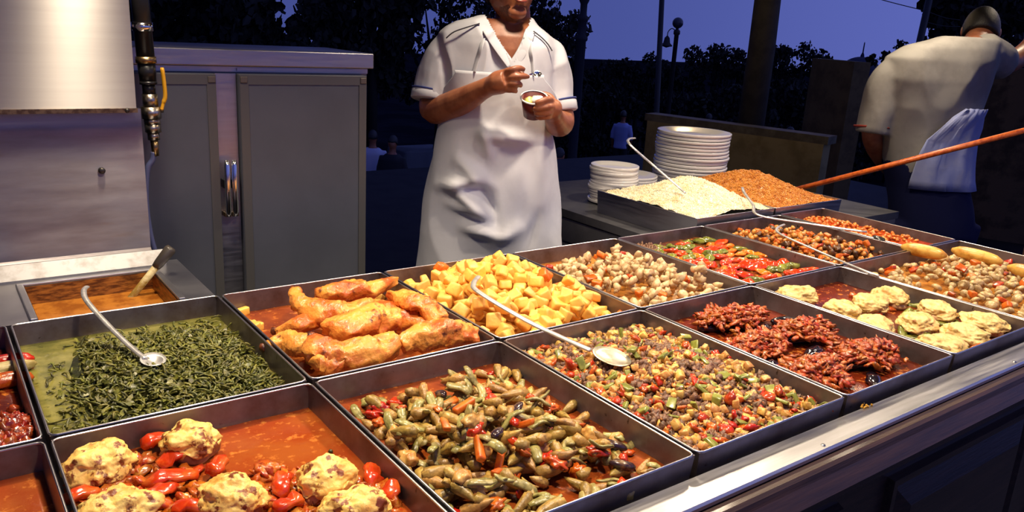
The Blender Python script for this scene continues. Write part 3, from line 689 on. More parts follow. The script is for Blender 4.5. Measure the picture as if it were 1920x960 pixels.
# ---- O and N: the two pans further along to the side
pO = Pan(-.395, -.005, .004, .518, 'pan of stuffed cabbage rolls in thin red sauce')
pO.sauce('roll_sauce', SAUCE_RED, 'thin red sauce around the cabbage rolls')
CAB = M('cabbage_roll', srgb(200, 150, 74), .35, 0, c2=srgb(168, 110, 48), nscale=14, stretch=(.5, 10, 10), bump=.3, bscale=40)
for (x, y, a) in ((-.075, .33, .5), (-.19, .30, .4), (-.07, .17, .6), (-.30, .28, .5)):
    path = [((t - .5) * .12, 0, 0) for t in np.linspace(0, 1, 9)]
    o = ob('cabbage_roll', tmesh(tube(path, [.008, .022, .027, .029, .030, .029, .027, .022, .008], 18), CAB), loc=(x, y, pO.zs + .012), rot=(0, 0, a + 1.2))
    tag(o, 'ribbed tan cabbage roll in thin red sauce', 'cabbage roll', 'cabbage rolls in their pan')
pN = Pan(-.395, -.005, .530, 1.034, 'pan of stuffed red peppers beside the greens')
pN.sauce('pepper_oil', SAUCE_DK, 'dark oily sauce under the stuffed peppers')
WHITEP = M('pale_pepper', srgb(206, 190, 140), .3, 0, c2=srgb(170, 150, 90), nscale=30)
for k, (px, py, mt_) in enumerate(((10, 676, TOMATO), (8, 690, WHITEP), (8, 712, TOMATO), (-40, 690, TOMATO), (-30, 715, WHITEP))):
    q = onz(px, py, -.03)
    o = ob('stuffed_pepper', tmesh(blob(3, .05, .016, .014, .2, 1.3, k), mt_), loc=(q[0], q[1], pN.zs + .010), rot=(0, 0, .1))
    tag(o, ('pale' if mt_ is WHITEP else 'red') + ' stuffed pepper lying in dark oily sauce', 'pepper', ('pale' if mt_ is WHITEP else 'red') + ' stuffed peppers')
sp = Soup()
for k in range(700):
    x, y = random.gauss(-.06, .05), random.gauss(.615, .04)
    if not (pN.x0 + .01 < x < pN.x1 - .01 and pN.y0 + .01 < y < pN.y1 - .01): continue
    hh = .036 * math.exp(-((x + .06) / .07) ** 2 - ((y - .615) / .06) ** 2)
    f = random.uniform(.7, 1.4)
    sp.add(random.choice(NUB), (x, y, pN.zs + hh + random.uniform(-.004, .004)), (random.random() * 6, random.random() * 6, 0), (.011 * f, .010 * f, .009 * f))
tag(ob('meat_sauce', sp.mesh(M('red_meat_sauce', srgb(150, 58, 24), .25, 0, c2=srgb(104, 30, 14), nscale=100, var=.6, hue=.03, island=True, coat=.3))), 'lumpy red meat sauce heaped beside the stuffed peppers', 'sauce', kind='stuff')

# ---- G: greens
pG = Pan(*cell(0, 1), 'pan of chopped cooked greens in pale green broth')
pG.sauce('green_broth', SAUCE_GR, 'pale green broth around the cooked greens', 'broth')
hG = lambda x, y: .030 * math.exp(-((x - .23) / .13) ** 4 - ((y - .76) / .17) ** 4)
sp = Soup()
stem = [tube([((t - .5), .25 * math.sin(t * 3 + s), .15 * math.sin(t * 4 + 2 * s)) for t in np.linspace(0, 1, 5)], [.08, .1, .1, .1, .07], 5, flat=.7) for s in range(5)]
leafs = [([((i / 4 - .5), (j - .5) * (.55 if 0 < i < 4 else .2), .16 * math.sin(i * 1.7 + j * 2 + s)) for i in range(5) for j in (0, 1)], [(2 * i, 2 * i + 1, 2 * i + 3, 2 * i + 2) for i in range(4)]) for s in range(4)]
for k in range(5200):
    x, y = random.uniform(pG.x0 + .015, pG.x1 - .012), random.uniform(pG.y0 + .012, pG.y1 - .012)
    d = math.exp(-((x - .225) / .155) ** 4 - ((y - .755) / .205) ** 4)
    if x < .10 and y > .80: d *= .12
    if random.random() > d: continue
    L = random.uniform(.012, .034)
    if random.random() < .74: sp.add(random.choice(stem), (x, y, pG.zs + hG(x, y) + random.uniform(-.003, .005)), (random.gauss(0, .35), random.gauss(0, .3), random.random() * 6.3), (L, .022, .022))
    else: sp.add(random.choice(leafs), (x, y, pG.zs + hG(x, y) + random.uniform(-.001, .006)), (random.gauss(0, .5), random.gauss(0, .4), random.random() * 6.3), (L * .8, L * .5, .014))
GREENS = M('cooked_greens', srgb(112, 110, 44), .40, 0, c2=srgb(66, 70, 28), nscale=80, lo=.45, hi=.6, var=.8, hue=.04, island=True, bump=.15)
tag(ob('cooked_greens', sp.mesh(GREENS)), 'heap of chopped dark green cooked greens', 'greens', kind='stuff')
mb_V = [(x, y, pG.zs - .004 + hG(x, y)) for x in np.linspace(pG.x0 + .01, pG.x1 - .01, 30) for y in np.linspace(pG.y0 + .01, pG.y1 - .01, 36)]
tag(ob('greens_mash', mk(mb_V, [(i * 36 + j, (i + 1) * 36 + j, (i + 1) * 36 + j + 1, i * 36 + j + 1) for i in range(29) for j in range(35)], M('greens_mash', srgb(62, 66, 24), .3, 0, c2=srgb(36, 40, 14), nscale=60, bump=.4, bscale=120))), 'dark mash of greens packed under the heap', 'greens', kind='stuff')

# ---- H: roast chicken
pH = Pan(*cell(1, 1), 'pan of roast chicken legs in orange gravy', sauce=-.046)
pH.sauce('gravy', SAUCE_OR, 'orange gravy under the roast chicken', 'gravy')
scatter(pH, 'potato_wedge', [chunk((.024, .009, .009), .15, .2, 140 + k, POTATO) for k in range(3)], 14, .015, .008, 'yellow potato wedge in the chicken gravy', 'potato', 'potato wedges in gravy', lambda x, y: 1 if (x < .52 and y > .75) else .25, .2, .5)
CHL = iter(['roast chicken leg with its knuckle standing up beside the potato wedges', 'roast chicken leg lying along the cupboard-side rim of its pan', 'roast chicken piece leaning against the rim of the boiled potatoes',
    'plump roast chicken piece in the middle of the heap', 'roast chicken leg lying beside the pan of greens', 'curved roast chicken leg lying along the rim of the okra pan', 'long roast chicken piece in the corner between okra and potatoes',
    'little roast chicken scrap in the corner between greens and okra', 'roast chicken piece half buried under the middle of the heap', 'slim roast chicken leg in the gravy below the upright knuckle'])
def chicken(pts, rads, flat=.8, seed=0, bone=True, up=.0):
    """pts: (px, py, z above rim) along the piece"""
    W = [Vector(onz(px, py, z)) for px, py, z in pts]
    c = sum(W, Vector()) / len(W); c.z = pH.zs
    path, rr = catmull([q - c for q in W], rads, 14)
    V, F = tube(path, [q * 1.08 for q in rr], 44, flat=flat)
    out = []
    for v in V:
        v = Vector(v); s3 = Vector((seed * 3.3, seed, 0))
        n1 = mnoise.noise(v * 30 + s3); n2 = (1 - 2 * abs(mnoise.noise(v * 52 + s3))) * .8; n3 = mnoise.noise(v * 170 + s3)
        v = v + Vector((n1, mnoise.noise(v * 28 + s3 + Vector((9, 9, 9))), n1)) * .009 + Vector((n2, -n2, n2)) * .0045 + Vector((n3, n3, n3)) * .0016; out.append(v)
    rt = thing('roast_chicken_piece', next(CHL), 'chicken', c, 0, 'roast chicken pieces in their pan')
    ob('meat', mk(out, F, SKIN_CH), rt)
    if bone:
        e0 = path[0]; d = (Vector(path[0]) - Vector(path[2])).normalized()
        e0 = Vector(e0); s = rads[0]
        bp = [e0 - d * .006, e0 + d * .004, e0 + d * .010, e0 + d * .014]
        o = ob('bone_end', tmesh(tube(bp, [s * .75, s * .8, s * .9, s * .45], 12), M('bone_end', srgb(120, 62, 34), .4, 0, c2=srgb(60, 24, 14), nscale=60, bump=.3)), rt); o['label'] = 'dark knuckle end of the bone'
chicken([(552, 546, .028), (560, 572, .012), (600, 590, .000), (650, 592, .002), (700, 580, .0)], [.011, .018, .030, .034, .020], .85, 1)
chicken([(735, 530, .004), (690, 545, .006), (640, 548, .006), (590, 552, .0)], [.012, .022, .026, .014], .85, 2)
chicken([(728, 556, .020), (755, 558, .026), (790, 575, .022), (828, 600, .004)], [.018, .026, .030, .020], .6, 3, bone=False)
chicken([(610, 612, .006), (650, 618, .006), (690, 606, .010), (745, 606, .004)], [.020, .034, .040, .026], .85, 4, bone=False)
chicken([(500, 650, -.014), (530, 642, -.010), (565, 650, -.008), (600, 655, -.010)], [.011, .020, .026, .018], .8, 5)
chicken([(584, 636, .010), (592, 660, .0), (630, 668, -.006), (690, 662, -.004), (735, 650, -.006)], [.012, .022, .028, .032, .022], .85, 6)
chicken([(750, 648, -.006), (790, 634, .002), (840, 626, .002), (893, 632, -.010)], [.020, .029, .031, .016], .85, 7, bone=False)
chicken([(590, 690, -.014), (612, 676, -.010), (640, 688, -.016)], [.014, .024, .016], .8, 8, bone=False)
chicken([(700, 570, .0), (740, 590, -.006), (800, 615, -.012)], [.016, .026, .016], .8, 9, bone=False)
chicken([(520, 620, -.026), (560, 612, -.012), (600, 600, -.014)], [.010, .020, .018], .8, 10)

# ---- I: potatoes
pI = Pan(*cell(2, 1), 'pan heaped with boiled yellow potato chunks')
pI.sauce('potato_broth', SAUCE_TAN, 'tan broth under the potato chunks', 'broth')
pI.raise_by(lambda x, y: .040 * math.exp(-((x - .99) / .14) ** 4 - ((y - .80) / .19) ** 4))
dI = lambda x, y: math.exp(-((x - 1.0) / .19) ** 8 - ((y - .775) / .235) ** 8)
scatter(pI, 'potato_chunk', POT_M, 215, .0155, .011, 'boiled yellow potato chunk in the heaped potato pan', 'potato', 'boiled potato chunks', dI, .6, .4, (.8, 1.2))
scatter(pI, 'carrot_chunk', CAR_M, 5, .014, .010, 'orange carrot chunk among the boiled potatoes', 'carrot', 'carrots among the potatoes', dI, .5, .2, (1, 1.4))

# ---- J: pale chicken cubes and mushrooms
pJ = Pan(*cell(3, 1), 'pan of pale diced chicken in tan broth')
pJ.sauce('chicken_broth', SAUCE_TAN, 'tan broth around the pale diced chicken', 'broth')
pJ.raise_by(lambda x, y: .036 * math.exp(-((x - 1.40) / .14) ** 4 - ((y - .74) / .18) ** 4))
dJ = lambda x, y: math.exp(-((x - 1.40) / .18) ** 6 - ((y - .745) / .205) ** 6)
CC_M = [tmesh(blob(2, .0135, .0090, .0082, .65, 1.9, k), CREAMCH) for k in range(9)]
scatter(pJ, 'chicken_cube', CC_M, 300, .0105, .007, 'small pale diced chicken piece in tan broth', 'chicken', 'pale diced chicken pieces', dJ, .8, .3, (.8, 1.25))
scatter(pJ, 'carrot_piece', CAR_M, 9, .011, .007, 'orange carrot piece among the pale diced chicken', 'carrot', 'carrots among the diced chicken', dJ, .4, .2, (.7, 1))
scatter(pJ, 'tomato_piece', [chunk((.016, .010, .006), .3, .3, 150 + k, TOMATO) for k in range(3)], 7, .013, .006, 'red tomato piece among the pale diced chicken', 'tomato', 'tomatoes among the diced chicken', dJ, .4, .2)

# ---- K: glossy peppers
pK = Pan(*cell(4, 1), 'pan of glossy red and green pepper halves in brown sauce', sauce=-.034)
pK.sauce('pepper_sauce', SAUCE_BR, 'glossy brown sauce around the pepper halves')
LENS = lambda mt_, sd, s=1: tmesh(blob(3, .027 * s, .0155 * s, .010 * s, .4, 1.2, sd), mt_)
TOM2 = M('glossy_red_half', srgb(196, 52, 16), .12, 0, c2=srgb(220, 100, 34), nscale=40, lo=.5, hi=.7, var=.25, coat=.4, bump=.15)
GRN2 = M('glossy_green_half', srgb(122, 124, 48), .12, 0, c2=srgb(86, 90, 34), nscale=40, var=.3, coat=.4, bump=.15)
ORA2 = M('glossy_orange_slice', srgb(224, 112, 24), .12, 0, var=.2, coat=.5)
kinds = [(TOM2, 'red_pepper_half', 'glossy red pepper half in brown sauce', 'red pepper halves in brown sauce', 1.1),
         (GRN2, 'green_pepper_half', 'glossy green pepper half in brown sauce', 'green pepper halves in brown sauce', 1.0), (ORA2, 'carrot_slice', 'glossy orange carrot slice in brown sauce', 'carrot slices in brown sauce', .85)]
ms = [[LENS(k[0], s + 3 * i, k[4]) for s in range(3)] for i, k in enumerate(kinds)]
cnt = 0
for i in range(8):
    for j in range(11):
        x = pK.x0 + .035 + i * .046 + random.uniform(-.008, .008); y = pK.y0 + .030 + j * .041 + random.uniform(-.008, .008)
        if x < 1.72 and y > .95 and random.random() < .7: continue
        if random.random() < .08: continue
        c = random.choices((0, 1, 2), (.40, .38, .22))[0]
        o = ob(kinds[c][1], random.choice(ms[c]), loc=(x, y, pK.zs + .005), rot=(random.gauss(0, .15), random.gauss(0, .12), random.gauss(-.2, .6)))
        tag(o, kinds[c][2], 'carrot' if c == 2 else 'pepper', kinds[c][3])
sp = Soup()
for k in range(260):
    x, y = random.gauss(1.68, .035), random.gauss(.965, .028)
    if not (pK.x0 + .012 < x < pK.x1 - .012 and y < pK.y1 - .012): continue
    sp.add(random.choice(NUB), (x, y, pK.zs + random.uniform(0, .012)), (random.random() * 6, random.random() * 6, 0), (.008, .006, .005))
tag(ob('mince_heap', sp.mesh(MINCE)), 'little heap of brown mince at the corner of the pepper pan', 'mince', kind='stuff')

# ---- L and M: meat and chickpea pan, bean pan
pL = Pan(*cell(5, 1, 2.42), 'pan of diced meat with chickpeas and carrot')
pL.sauce('meat_sauce', SAUCE_BR, 'brown sauce around the diced meat and chickpeas')
pL.raise_by(lambda x, y: .030 * math.exp(-((x - 2.21) / .13) ** 4 - ((y - .77) / .19) ** 4))
dL = lambda x, y: math.exp(-((x - 2.21) / .18) ** 6 - ((y - .77) / .22) ** 6)
CHICK = M('chickpea', srgb(206, 140, 62), .3, 0, c2=srgb(180, 104, 40), nscale=80, var=.3)
BRMEAT = M('brown_meat_dice', srgb(104, 66, 36), .35, 0, c2=srgb(66, 38, 20), nscale=80, var=.4, bump=.2)
scatter(pL, 'meat_dice', [tmesh(blob(2, .014, .011, .009, .65, 1.9, k), BRMEAT) for k in range(4)], 90, .011, .007, 'brown meat dice among the chickpeas', 'meat', 'meat dice among chickpeas', dL, .6, .3)
scatter(pL, 'chickpea', [tmesh(blob(2, .0095, .0082, .0075, .45, 1.6, k), CHICK) for k in range(6)], 190, .0085, .006, 'tan chickpea among the diced meat', 'chickpea', 'chickpeas among diced meat', dL, .6, .3)
scatter(pL, 'carrot_dice', CAR_M, 55, .010, .006, 'orange carrot dice among the diced meat', 'carrot', 'carrot dice among diced meat', dL, .5, .3, (.6, .9))
scatter(pL, 'tomato_bit', REDB_M, 16, .010, .005, 'red tomato bit among the diced meat', 'tomato', 'tomato bits among diced meat', dL, .5, .2, (.9, 1.4))
pM = Pan(2.432, 2.700, .530, 1.040, 'narrow pan of orange beans in red sauce', sauce=-.030)
pM.sauce('bean_sauce', RED('bean_red_sauce', srgb(178, 66, 20), srgb(150, 40, 10)), 'orange-red sauce around the beans')
BEANO = M('orange_bean', srgb(200, 98, 30), .22, 0, c2=srgb(214, 140, 60), nscale=60, var=.35, coat=.3)
scatter(pM, 'cooked_bean', [tmesh(blob(2, .010, .0062, .0055, .15, 1.3, k), BEANO) for k in range(3)], 230, .009, .0045, 'small orange bean in red sauce', 'bean', 'orange beans in their pan', lambda x, y: .25 + .75 * (y > .68), .4, .4)

# ---- rice and bulgur pans on the back counter
def mound(pan, name, mat, base_mat, label, cat, cx, cy, ax, ay, h, n, grain):
    hm = lambda x, y: h * max(0.0, math.exp(-((x - cx) / ax) ** 2 - ((y - cy) / ay) ** 2)) + .007 * mnoise.noise(Vector((x * 26, y * 26, 0))) + .004 * mnoise.noise(Vector((x * 70, y * 70, 5)))
    nx, ny = 44, 50
    V = [(x, y, pan.z - .012 + hm(x, y)) for x in np.linspace(pan.x0 + .006, pan.x1 - .006, nx) for y in np.linspace(pan.y0 + .006, pan.y1 - .006, ny)]
    F = [(i * ny + j, (i + 1) * ny + j, (i + 1) * ny + j + 1, i * ny + j + 1) for i in range(nx - 1) for j in range(ny - 1)]
    sp = Soup()
    sp.add((V, F), (0, 0, 0), (0, 0, 0), (1, 1, 1))
    g = ([(1, 0, 0), (-1, 0, 0), (0, 1, 0), (0, -1, 0), (0, 0, 1), (0, 0, -1)], [(0, 2, 4), (2, 1, 4), (1, 3, 4), (3, 0, 4), (2, 0, 5), (1, 2, 5), (3, 1, 5), (0, 3, 5)])
    for k in range(n):
        x, y = random.uniform(pan.x0 + .008, pan.x1 - .008), random.uniform(pan.y0 + .008, pan.y1 - .008)
        c = mnoise.noise(Vector((x * 60, y * 60, 4))) * .004
        sp.add(g, (x, y, pan.z - .012 + hm(x, y) + c + random.uniform(0, .0025)), (random.random() * 6, random.random() * 6, random.random() * 6), grain)
    tag(ob(name, sp.mesh(mat, False)), label, cat, kind='stuff')
ZR = .020
pR = Pan(1.995, 2.415, 1.056, 1.56, 'deep steel pan heaped with white rice on the back counter', ztop=Z0 + ZR, depth=ZR + .066, mat=STEEL)
RICE = M('white_rice', srgb(246, 238, 212), .45, 0, c2=srgb(238, 220, 172), nscale=25, lo=.45, hi=.7, var=.16, island=True, sss=.1)
mound(pR, 'white_rice', RICE, None, 'mound of cooked white rice in the deep steel pan', 'rice', 2.215, 1.28, .165, .19, .095, 17000, (.0046, .0020, .0020))
pU = Pan(2.425, 2.85, 1.056, 1.575, 'deep steel pan heaped with orange bulgur on the back counter', ztop=Z0 + ZR, depth=ZR + .066, mat=STEEL)
BULG = M('orange_bulgur', srgb(206, 138, 58), .4, 0, c2=srgb(176, 98, 34), nscale=40, lo=.45, hi=.7, var=.35, island=True)
mound(pU, 'bulgur', BULG, None, 'mound of orange cooked bulgur behind the white rice', 'bulgur', 2.63, 1.34, .17, .20, .088, 14000, (.0036, .0024, .0022))

# ------------------------------------------------------------------ utensils
def P3(px, py, z): return Vector(onz(px, py, z))
UT = M('worn_steel', (.70, .69, .67, 1), .30, .7, c2=(.52, .51, .49, 1), nscale=40, bump=.05)
def bowl_vf(c, axis, r, depth=.010, squash=1.0, nrm=(0, 0, 1)):
    """shallow spoon bowl: axis points from the handle into the bowl"""
    n = Vector(nrm).normalized(); a = Vector(axis); a = (a - n * a.dot(n)).normalized(); b = n.cross(a)
    V, F = [], []; N = 24
    prof = [(0, -depth), (.35, -depth * .9), (.7, -depth * .5), (.95, -.0008), (1.0, .0004), (.98, .0012), (.7, -depth * .5 + .0016), (.35, -depth * .9 + .0016), (0, -depth + .0016)]
    for q, z in prof:
        for k in range(N):
            t = 2 * math.pi * k / N; V.append(Vector(c) + a * (q * r * math.cos(t)) + b * (q * r * squash * math.sin(t)) + n * z)
    for i in range(len(prof) - 1):
        for k in range(N): F.append((i * N + k, i * N + (k + 1) % N, (i + 1) * N + (k + 1) % N, (i + 1) * N + k))
    return V, F
def ladle(name, label, cat, handle, hr, bowl=None, hmat=UT, bmat=UT, bowl_label=None, flat=.55):
    c = handle[-1] if bowl is None else bowl[0]
    rt = thing(name, label, cat, tuple(c))
    pth = catmull(handle, None, 6)
    part('handle', tmesh(tube(pth, hr, 10, flat=flat), hmat), rt)
    if bowl:
        o = part('bowl', tmesh(bowl_vf(*bowl), bmat), rt)
        if bowl_label: o['label'] = bowl_label
    return rt
ladle('ladle', 'steel ladle with a hooked handle resting in the greens', 'ladle',
      [P3(163, 538, .05), P3(157, 546, .052), P3(164, 566, .045), P3(205, 612, .022), P3(250, 655, .006), P3(272, 672, .003)], .0055,
      (P3(287, 674, .002), P3(287, 676, -.012) - P3(250, 655, -.012), .024, .007, .9, (0, -.15, 1)))
ladle('serving_spoon', 'long steel serving spoon lying from the potatoes across to the mince', 'spoon',
      [P3(897, 519, .05), P3(888, 532, .05), P3(898, 548, .045), P3(985, 600, .024), P3(1060, 636, .010), P3(1108, 657, .002)], .0065,
      (P3(1147, 668, .002), P3(1190, 684, .002) - P3(1105, 655, .002), .041, .007, .80, (0, -.15, 1)), bmat=M('cream_spoon_bowl', (.66, .62, .52, 1), .3, .75, c2=(.5, .42, .28, 1), nscale=40), bowl_label='broad oil-filmed spoon bowl')
ladle('rice_spoon', 'steel spoon stuck upright into the white rice', 'spoon',
      [P3(1190, 259, .232), P3(1179, 261, .236), P3(1182, 272, .228), P3(1225, 310, .160), P3(1267, 346, .100), P3(1285, 362, .078)], .0055)
ladle('bulgur_ladle', 'steel ladle with black scoop lying from the bulgur into the beans', 'ladle',
      [P3(1392, 352, .085), P3(1396, 362, .080), P3(1412, 384, .055), P3(1424, 404, .040), P3(1520, 420, .016), P3(1625, 435, .004)], .0055,
      (P3(1648, 446, .004), P3(1665, 455, -.014) - P3(1630, 437, -.014), .030, .012, .55, (0, 0, 1)), bmat=M('black_scoop', (.012, .012, .012, 1), .25))
ladle('meat_spoon', 'steel spoon with a looped handle lying in the meat and chickpea pan', 'spoon',
      [P3(1470, 421, .022), P3(1457, 428, .024), P3(1462, 438, .022), P3(1500, 456, .014), P3(1560, 482, .006), P3(1622, 508, .008), P3(1648, 517, .006)], .005)
bs = thing('basting_brush', 'wooden-handled basting brush with a dark tip standing in the curry', 'brush', tuple(P3(235, 570, -.06)))
a, b_ = P3(222, 588, -.085), Vector(ony(322, 464, 1.24))
part('handle', tmesh(tube([a, a + (b_ - a) * .3, a + (b_ - a) * .74], [.0095, .008, .0085], 12), M('worn_pale_wood', srgb(196, 180, 130), .5, 0, c2=srgb(150, 120, 50), nscale=30, bump=.1)), bs)
part('grip', tmesh(tube([a + (b_ - a) * .70, a + (b_ - a) * .76, a + (b_ - a) * .97, b_], [.010, .012, .014, .010], 12), M('dark_grip', srgb(60, 54, 48), .4)), bs, 'dark grip end')

# ------------------------------------------------------------------ plates
CHINA = M('white_china', (.78, .76, .74, 1), .16, 0, coat=.4)
def plate_vf(R, h):
    return lathe([(0, .003), (R * .62, .003), (R * .70, .006), (R * .97, h - .002), (R, h - .0005), (R * .995, h + .0015), (R * .96, h), (R * .70, .0095), (R * .6, .0065), (0, .0065)], 48)
def plate_vf2(R, h):
    V, F = lathe([(0, 0), (R * .62, 0), (R * .66, .0030), (R * .80, .0042), (R * .985, h - .0115), (R, h - .0095), (R * 1.002, h - .001), (R * .995, h + .001), (R * .96, h + .0005), (R * .70, .0085), (R * .6, .006), (0, .006)], 48)
    return V, F
def stack(cx, cy, z, R, h, n, step, label, group):
    me = tmesh(plate_vf2(R, h), CHINA)
    for k in range(n):
        lb = label if k < n - 1 else label.replace('in the', 'on top of the')
        o = ob('plate', me, loc=(cx + random.uniform(-.004, .004) + (.003 * math.sin(k * .9)), cy + random.uniform(-.004, .004), z + k * step))
        tag(o, lb, 'plate', group)
ps = onz(1146, 372, -.066)
sx_, sy_ = 2.195, 1.685
stack(sx_, sy_, ZT + .0005, .099, .017, 14, .0106, 'small white plate in the low stack beside the rice', 'plates of the low stack')
stack(2.745, 1.765, ZT + .0005, .166, .024, 17, .0152, 'large white plate in the tall stack behind the rice', 'plates of the tall stack')
o = ob('plate', tmesh(plate_vf2(.13, .02), CHINA), loc=(2.42, 1.83, ZT + .06), rot=(0, 0, 0)); 
tag(o, 'single white plate lying between the two plate stacks', 'plate')
o = ob('plate', tmesh(plate_vf2(.13, .02), CHINA), loc=(2.42, 1.83, ZT + .047)); tag(o, 'white plate under the single plate between the stacks', 'plate')
for k in range(4):
    o = ob('plate', tmesh(plate_vf2(.13, .02), CHINA), loc=(2.42, 1.83, ZT + .0005 + .0117 * k)); tag(o, 'hidden white plate low in the short pile between the stacks', 'plate', 'plates low in the short pile')

# ------------------------------------------------------------------ people
DH = np.array([math.sin(YAW), math.cos(YAW), 0.0]); RH = np.array([math.cos(YAW), -math.sin(YAW), 0.0])
def vplane(D):
    """pixel -> point on the upright plane D in front of the camera (+off further back)"""
    def f(px, py, off=0.0):
        d = ray(px, py); return Vector(CAM + d * ((D + off) / float(d @ DH)))
    return f
def remesh(parts, vox, smooth_it=4, mat=None, fn=None):
    V, F = merge(*parts)
    me = mk(V, F); o = bpy.data.objects.new('tmp', me); col.objects.link(o)
    md = o.modifiers.new('r', 'REMESH'); md.mode = 'VOXEL'; md.voxel_size = vox; md.use_smooth_shade = True
    if smooth_it:
        s = o.modifiers.new('s', 'SMOOTH'); s.iterations = smooth_it; s.factor = .5
    dg = bpy.context.evaluated_depsgraph_get(); dg.update()
    out = bpy.data.meshes.new_from_object(o.evaluated_get(dg))
    bpy.data.objects.remove(o); bpy.data.meshes.remove(me)
    out.materials.clear()
    if mat: out.materials.append(mat)
    if fn:
        for v in out.vertices: v.co = fn(v.co)
    out.polygons.foreach_set('use_smooth', [True] * len(out.polygons)); out.update()
    return out
def ellring(c, ax, ay, a, b, n=40, e=2.4):
    out = []
    for k in range(n):
        t = 2 * math.pi * k / n; ct_, st_ = math.cos(t), math.sin(t)
        x = math.copysign(abs(ct_) ** (2 / e), ct_) * a; y = math.copysign(abs(st_) ** (2 / e), st_) * b
        out.append(Vector(c) + Vector(ax) * x + Vector(ay) * y)
    return out
def loft(rings, caps=True):
    n = len(rings[0]); V = [v for r in rings for v in r]; F = []
    for i in range(len(rings) - 1):
        for k in range(n): F.append((i * n + k, i * n + (k + 1) % n, (i + 1) * n + (k + 1) % n, (i + 1) * n + k))
    if caps: F.append(tuple(range(n - 1, -1, -1))); o = (len(rings) - 1) * n; F.append(tuple(o + k for k in range(n)))
    return V, F
def folds(amp, fr=(9, 9, 5), seed=0):
    def f(v):
        q = Vector((v.x * fr[0] + seed, v.y * fr[1], v.z * fr[2]))
        a = mnoise.noise(q); b = mnoise.noise(q * 2.1 + Vector((4, 4, 4)))
        r = 1 - abs(a) * 2
        d = amp * (r * .7 + b * .4)
        return v + Vector(DH) * (-d) + Vector(RH) * (b * amp * .5)
    return f
SKIN = M('skin', srgb(152, 94, 64), .45, 0, c2=srgb(130, 74, 48), nscale=14, sss=.08, bump=.05, bscale=200)
HAIR = M('dark_hair', (.010, .008, .007, 1), .5, 0, bump=.5, bscale=300)
WHITE = M('white_cotton', (.58, .59, .64, 1), .85, 0, c2=(.53, .54, .59, 1), nscale=8, bump=.12, bscale=30)
NAVY = M('navy_cloth', (.018, .022, .085, 1), .8)
def head(c, rz, tilt, s=1.0, ax=RH, fwd=-DH):
    """c: centre of the head; returns function local->world and list of pieces (skin), other pieces"""
    R = Matrix(((ax[0], -fwd[0], 0), (ax[1], -fwd[1], 0), (0, 0, 1)))        # local x right, y back, z up
    T = R @ Euler((tilt, 0, rz)).to_matrix()
    tw = lambda p: Vector(c) + T @ (Vector(p) * s)
    V, F = ICO[4]; out = []
    for v in V:
        x, y, z = v.x * .076, v.y * .098, v.z * .120
        if z < 0:
            k = min(1, -z / .12); x *= 1 - .30 * k ** 1.6; 
            if y > 0: y *= 1 - .55 * k
            else: y *= 1 - .10 * k
        if y < -.06 and -.015 < z < .03: y += .006 * (1 - abs(z - .01) / .03)
        out.append(tw((x, y, z)))
    skin = [(out, F)]
    skin.append(loft([[tw(q) for q in r] for r in ([(-.007, -.090, .024), (.007, -.090, .024), (.006, -.080, .026), (-.006, -.080, .026)], [(-.010, -.106, -.002), (.010, -.106, -.002), (.010, -.08, 0), (-.010, -.08, 0)], [(-.016, -.113, -.026), (.016, -.113, -.026), (.017, -.08, -.028), (-.017, -.08, -.028)], [(-.012, -.098, -.036), (.012, -.098, -.036), (.012, -.08, -.036), (-.012, -.08, -.036)])]))
    for sd in (-1, 1):
        e_, F2 = ICO[2]; skin.append(([tw((sd * (.076 + v.x * .010), .012 + v.y * .018, -.005 + v.z * .032)) for v in e_], F2))
    skin.append(([tw((v.x * .032, -.050 + v.y * .024, -.094 + v.z * .022)) for v in ICO[2][0]], ICO[2][1]))
    hairV = []
    for v in ICO[4][0]:
        z = max(v.z, -.35 if v.y > -.1 else .42); k = 1.07
        hairV.append(tw((v.x * .076 * k, v.y * .098 * k + .004, z * .120 * k + .004)))
    lips = merge(tube([tw((xx, -.094 + abs(xx) * .35, -.060 + zz)) for xx, zz in ((-.024, -.001), (-.010, .004), (0, .0025), (.010, .004), (.024, -.001))], [.0015, .0045, .0045, .0045, .0015], 8),
                 tube([tw((xx, -.092 + abs(xx) * .35, -.0685 + zz)) for xx, zz in ((-.022, .005), (-.010, -.001), (0, -.002), (.010, -.001), (.022, .005))], [.0015, .005, .0055, .005, .0015], 8))
    eyes = merge(*[([tw((sd * .031 + v.x * .012, -.082 + v.y * .010, .012 + v.z * .008)) for v in ICO[2][0]], ICO[2][1]) for sd in (-1, 1)])
    brows = merge(*[tube([tw((sd * .016, -.096, .030)), tw((sd * .032, -.094, .035)), tw((sd * .048, -.082, .030))], [.003, .0045, .002], 6) for sd in (-1, 1)])
    return skin, (hairV, ICO[4][1]), lips, eyes, brows, tw

# ---- the cook with the cup
CP = vplane(2.70)
chef = thing('person', 'cook in white shirt and long white apron spooning from a small cup', 'person', (CP(925, 480).x, CP(925, 480).y, 0.0))
rows = [(24, 922, 990, .055), (34, 896, 998, .075), (44, 858, 1006, .090), (54, 838, 1020, .100), (66, 826, 1034, .110), (82, 824, 1045, .118), (105, 827, 1048, .122), (150, 834, 1044, .128), (200, 838, 1034, .128), (240, 834, 1022, .130), (300, 824, 1030, .138), (360, 812, 1038, .145), (430, 800, 1043, .150), (500, 794, 1044, .152)]
def trow(py, grow=0.0):
    for (a, b) in zip(rows, rows[1:]):
        if a[0] <= py <= b[0]:
            t = (py - a[0]) / (b[0] - a[0]); xl, xr, th = (a[i] + (b[i] - a[i]) * t for i in (1, 2, 3)); break
    else: _, xl, xr, th = rows[-1]
    L, R_ = CP(xl, py), CP(xr, py); c = (L + R_) / 2; hw = (R_ - L).length / 2
    return c, hw + grow, th + grow
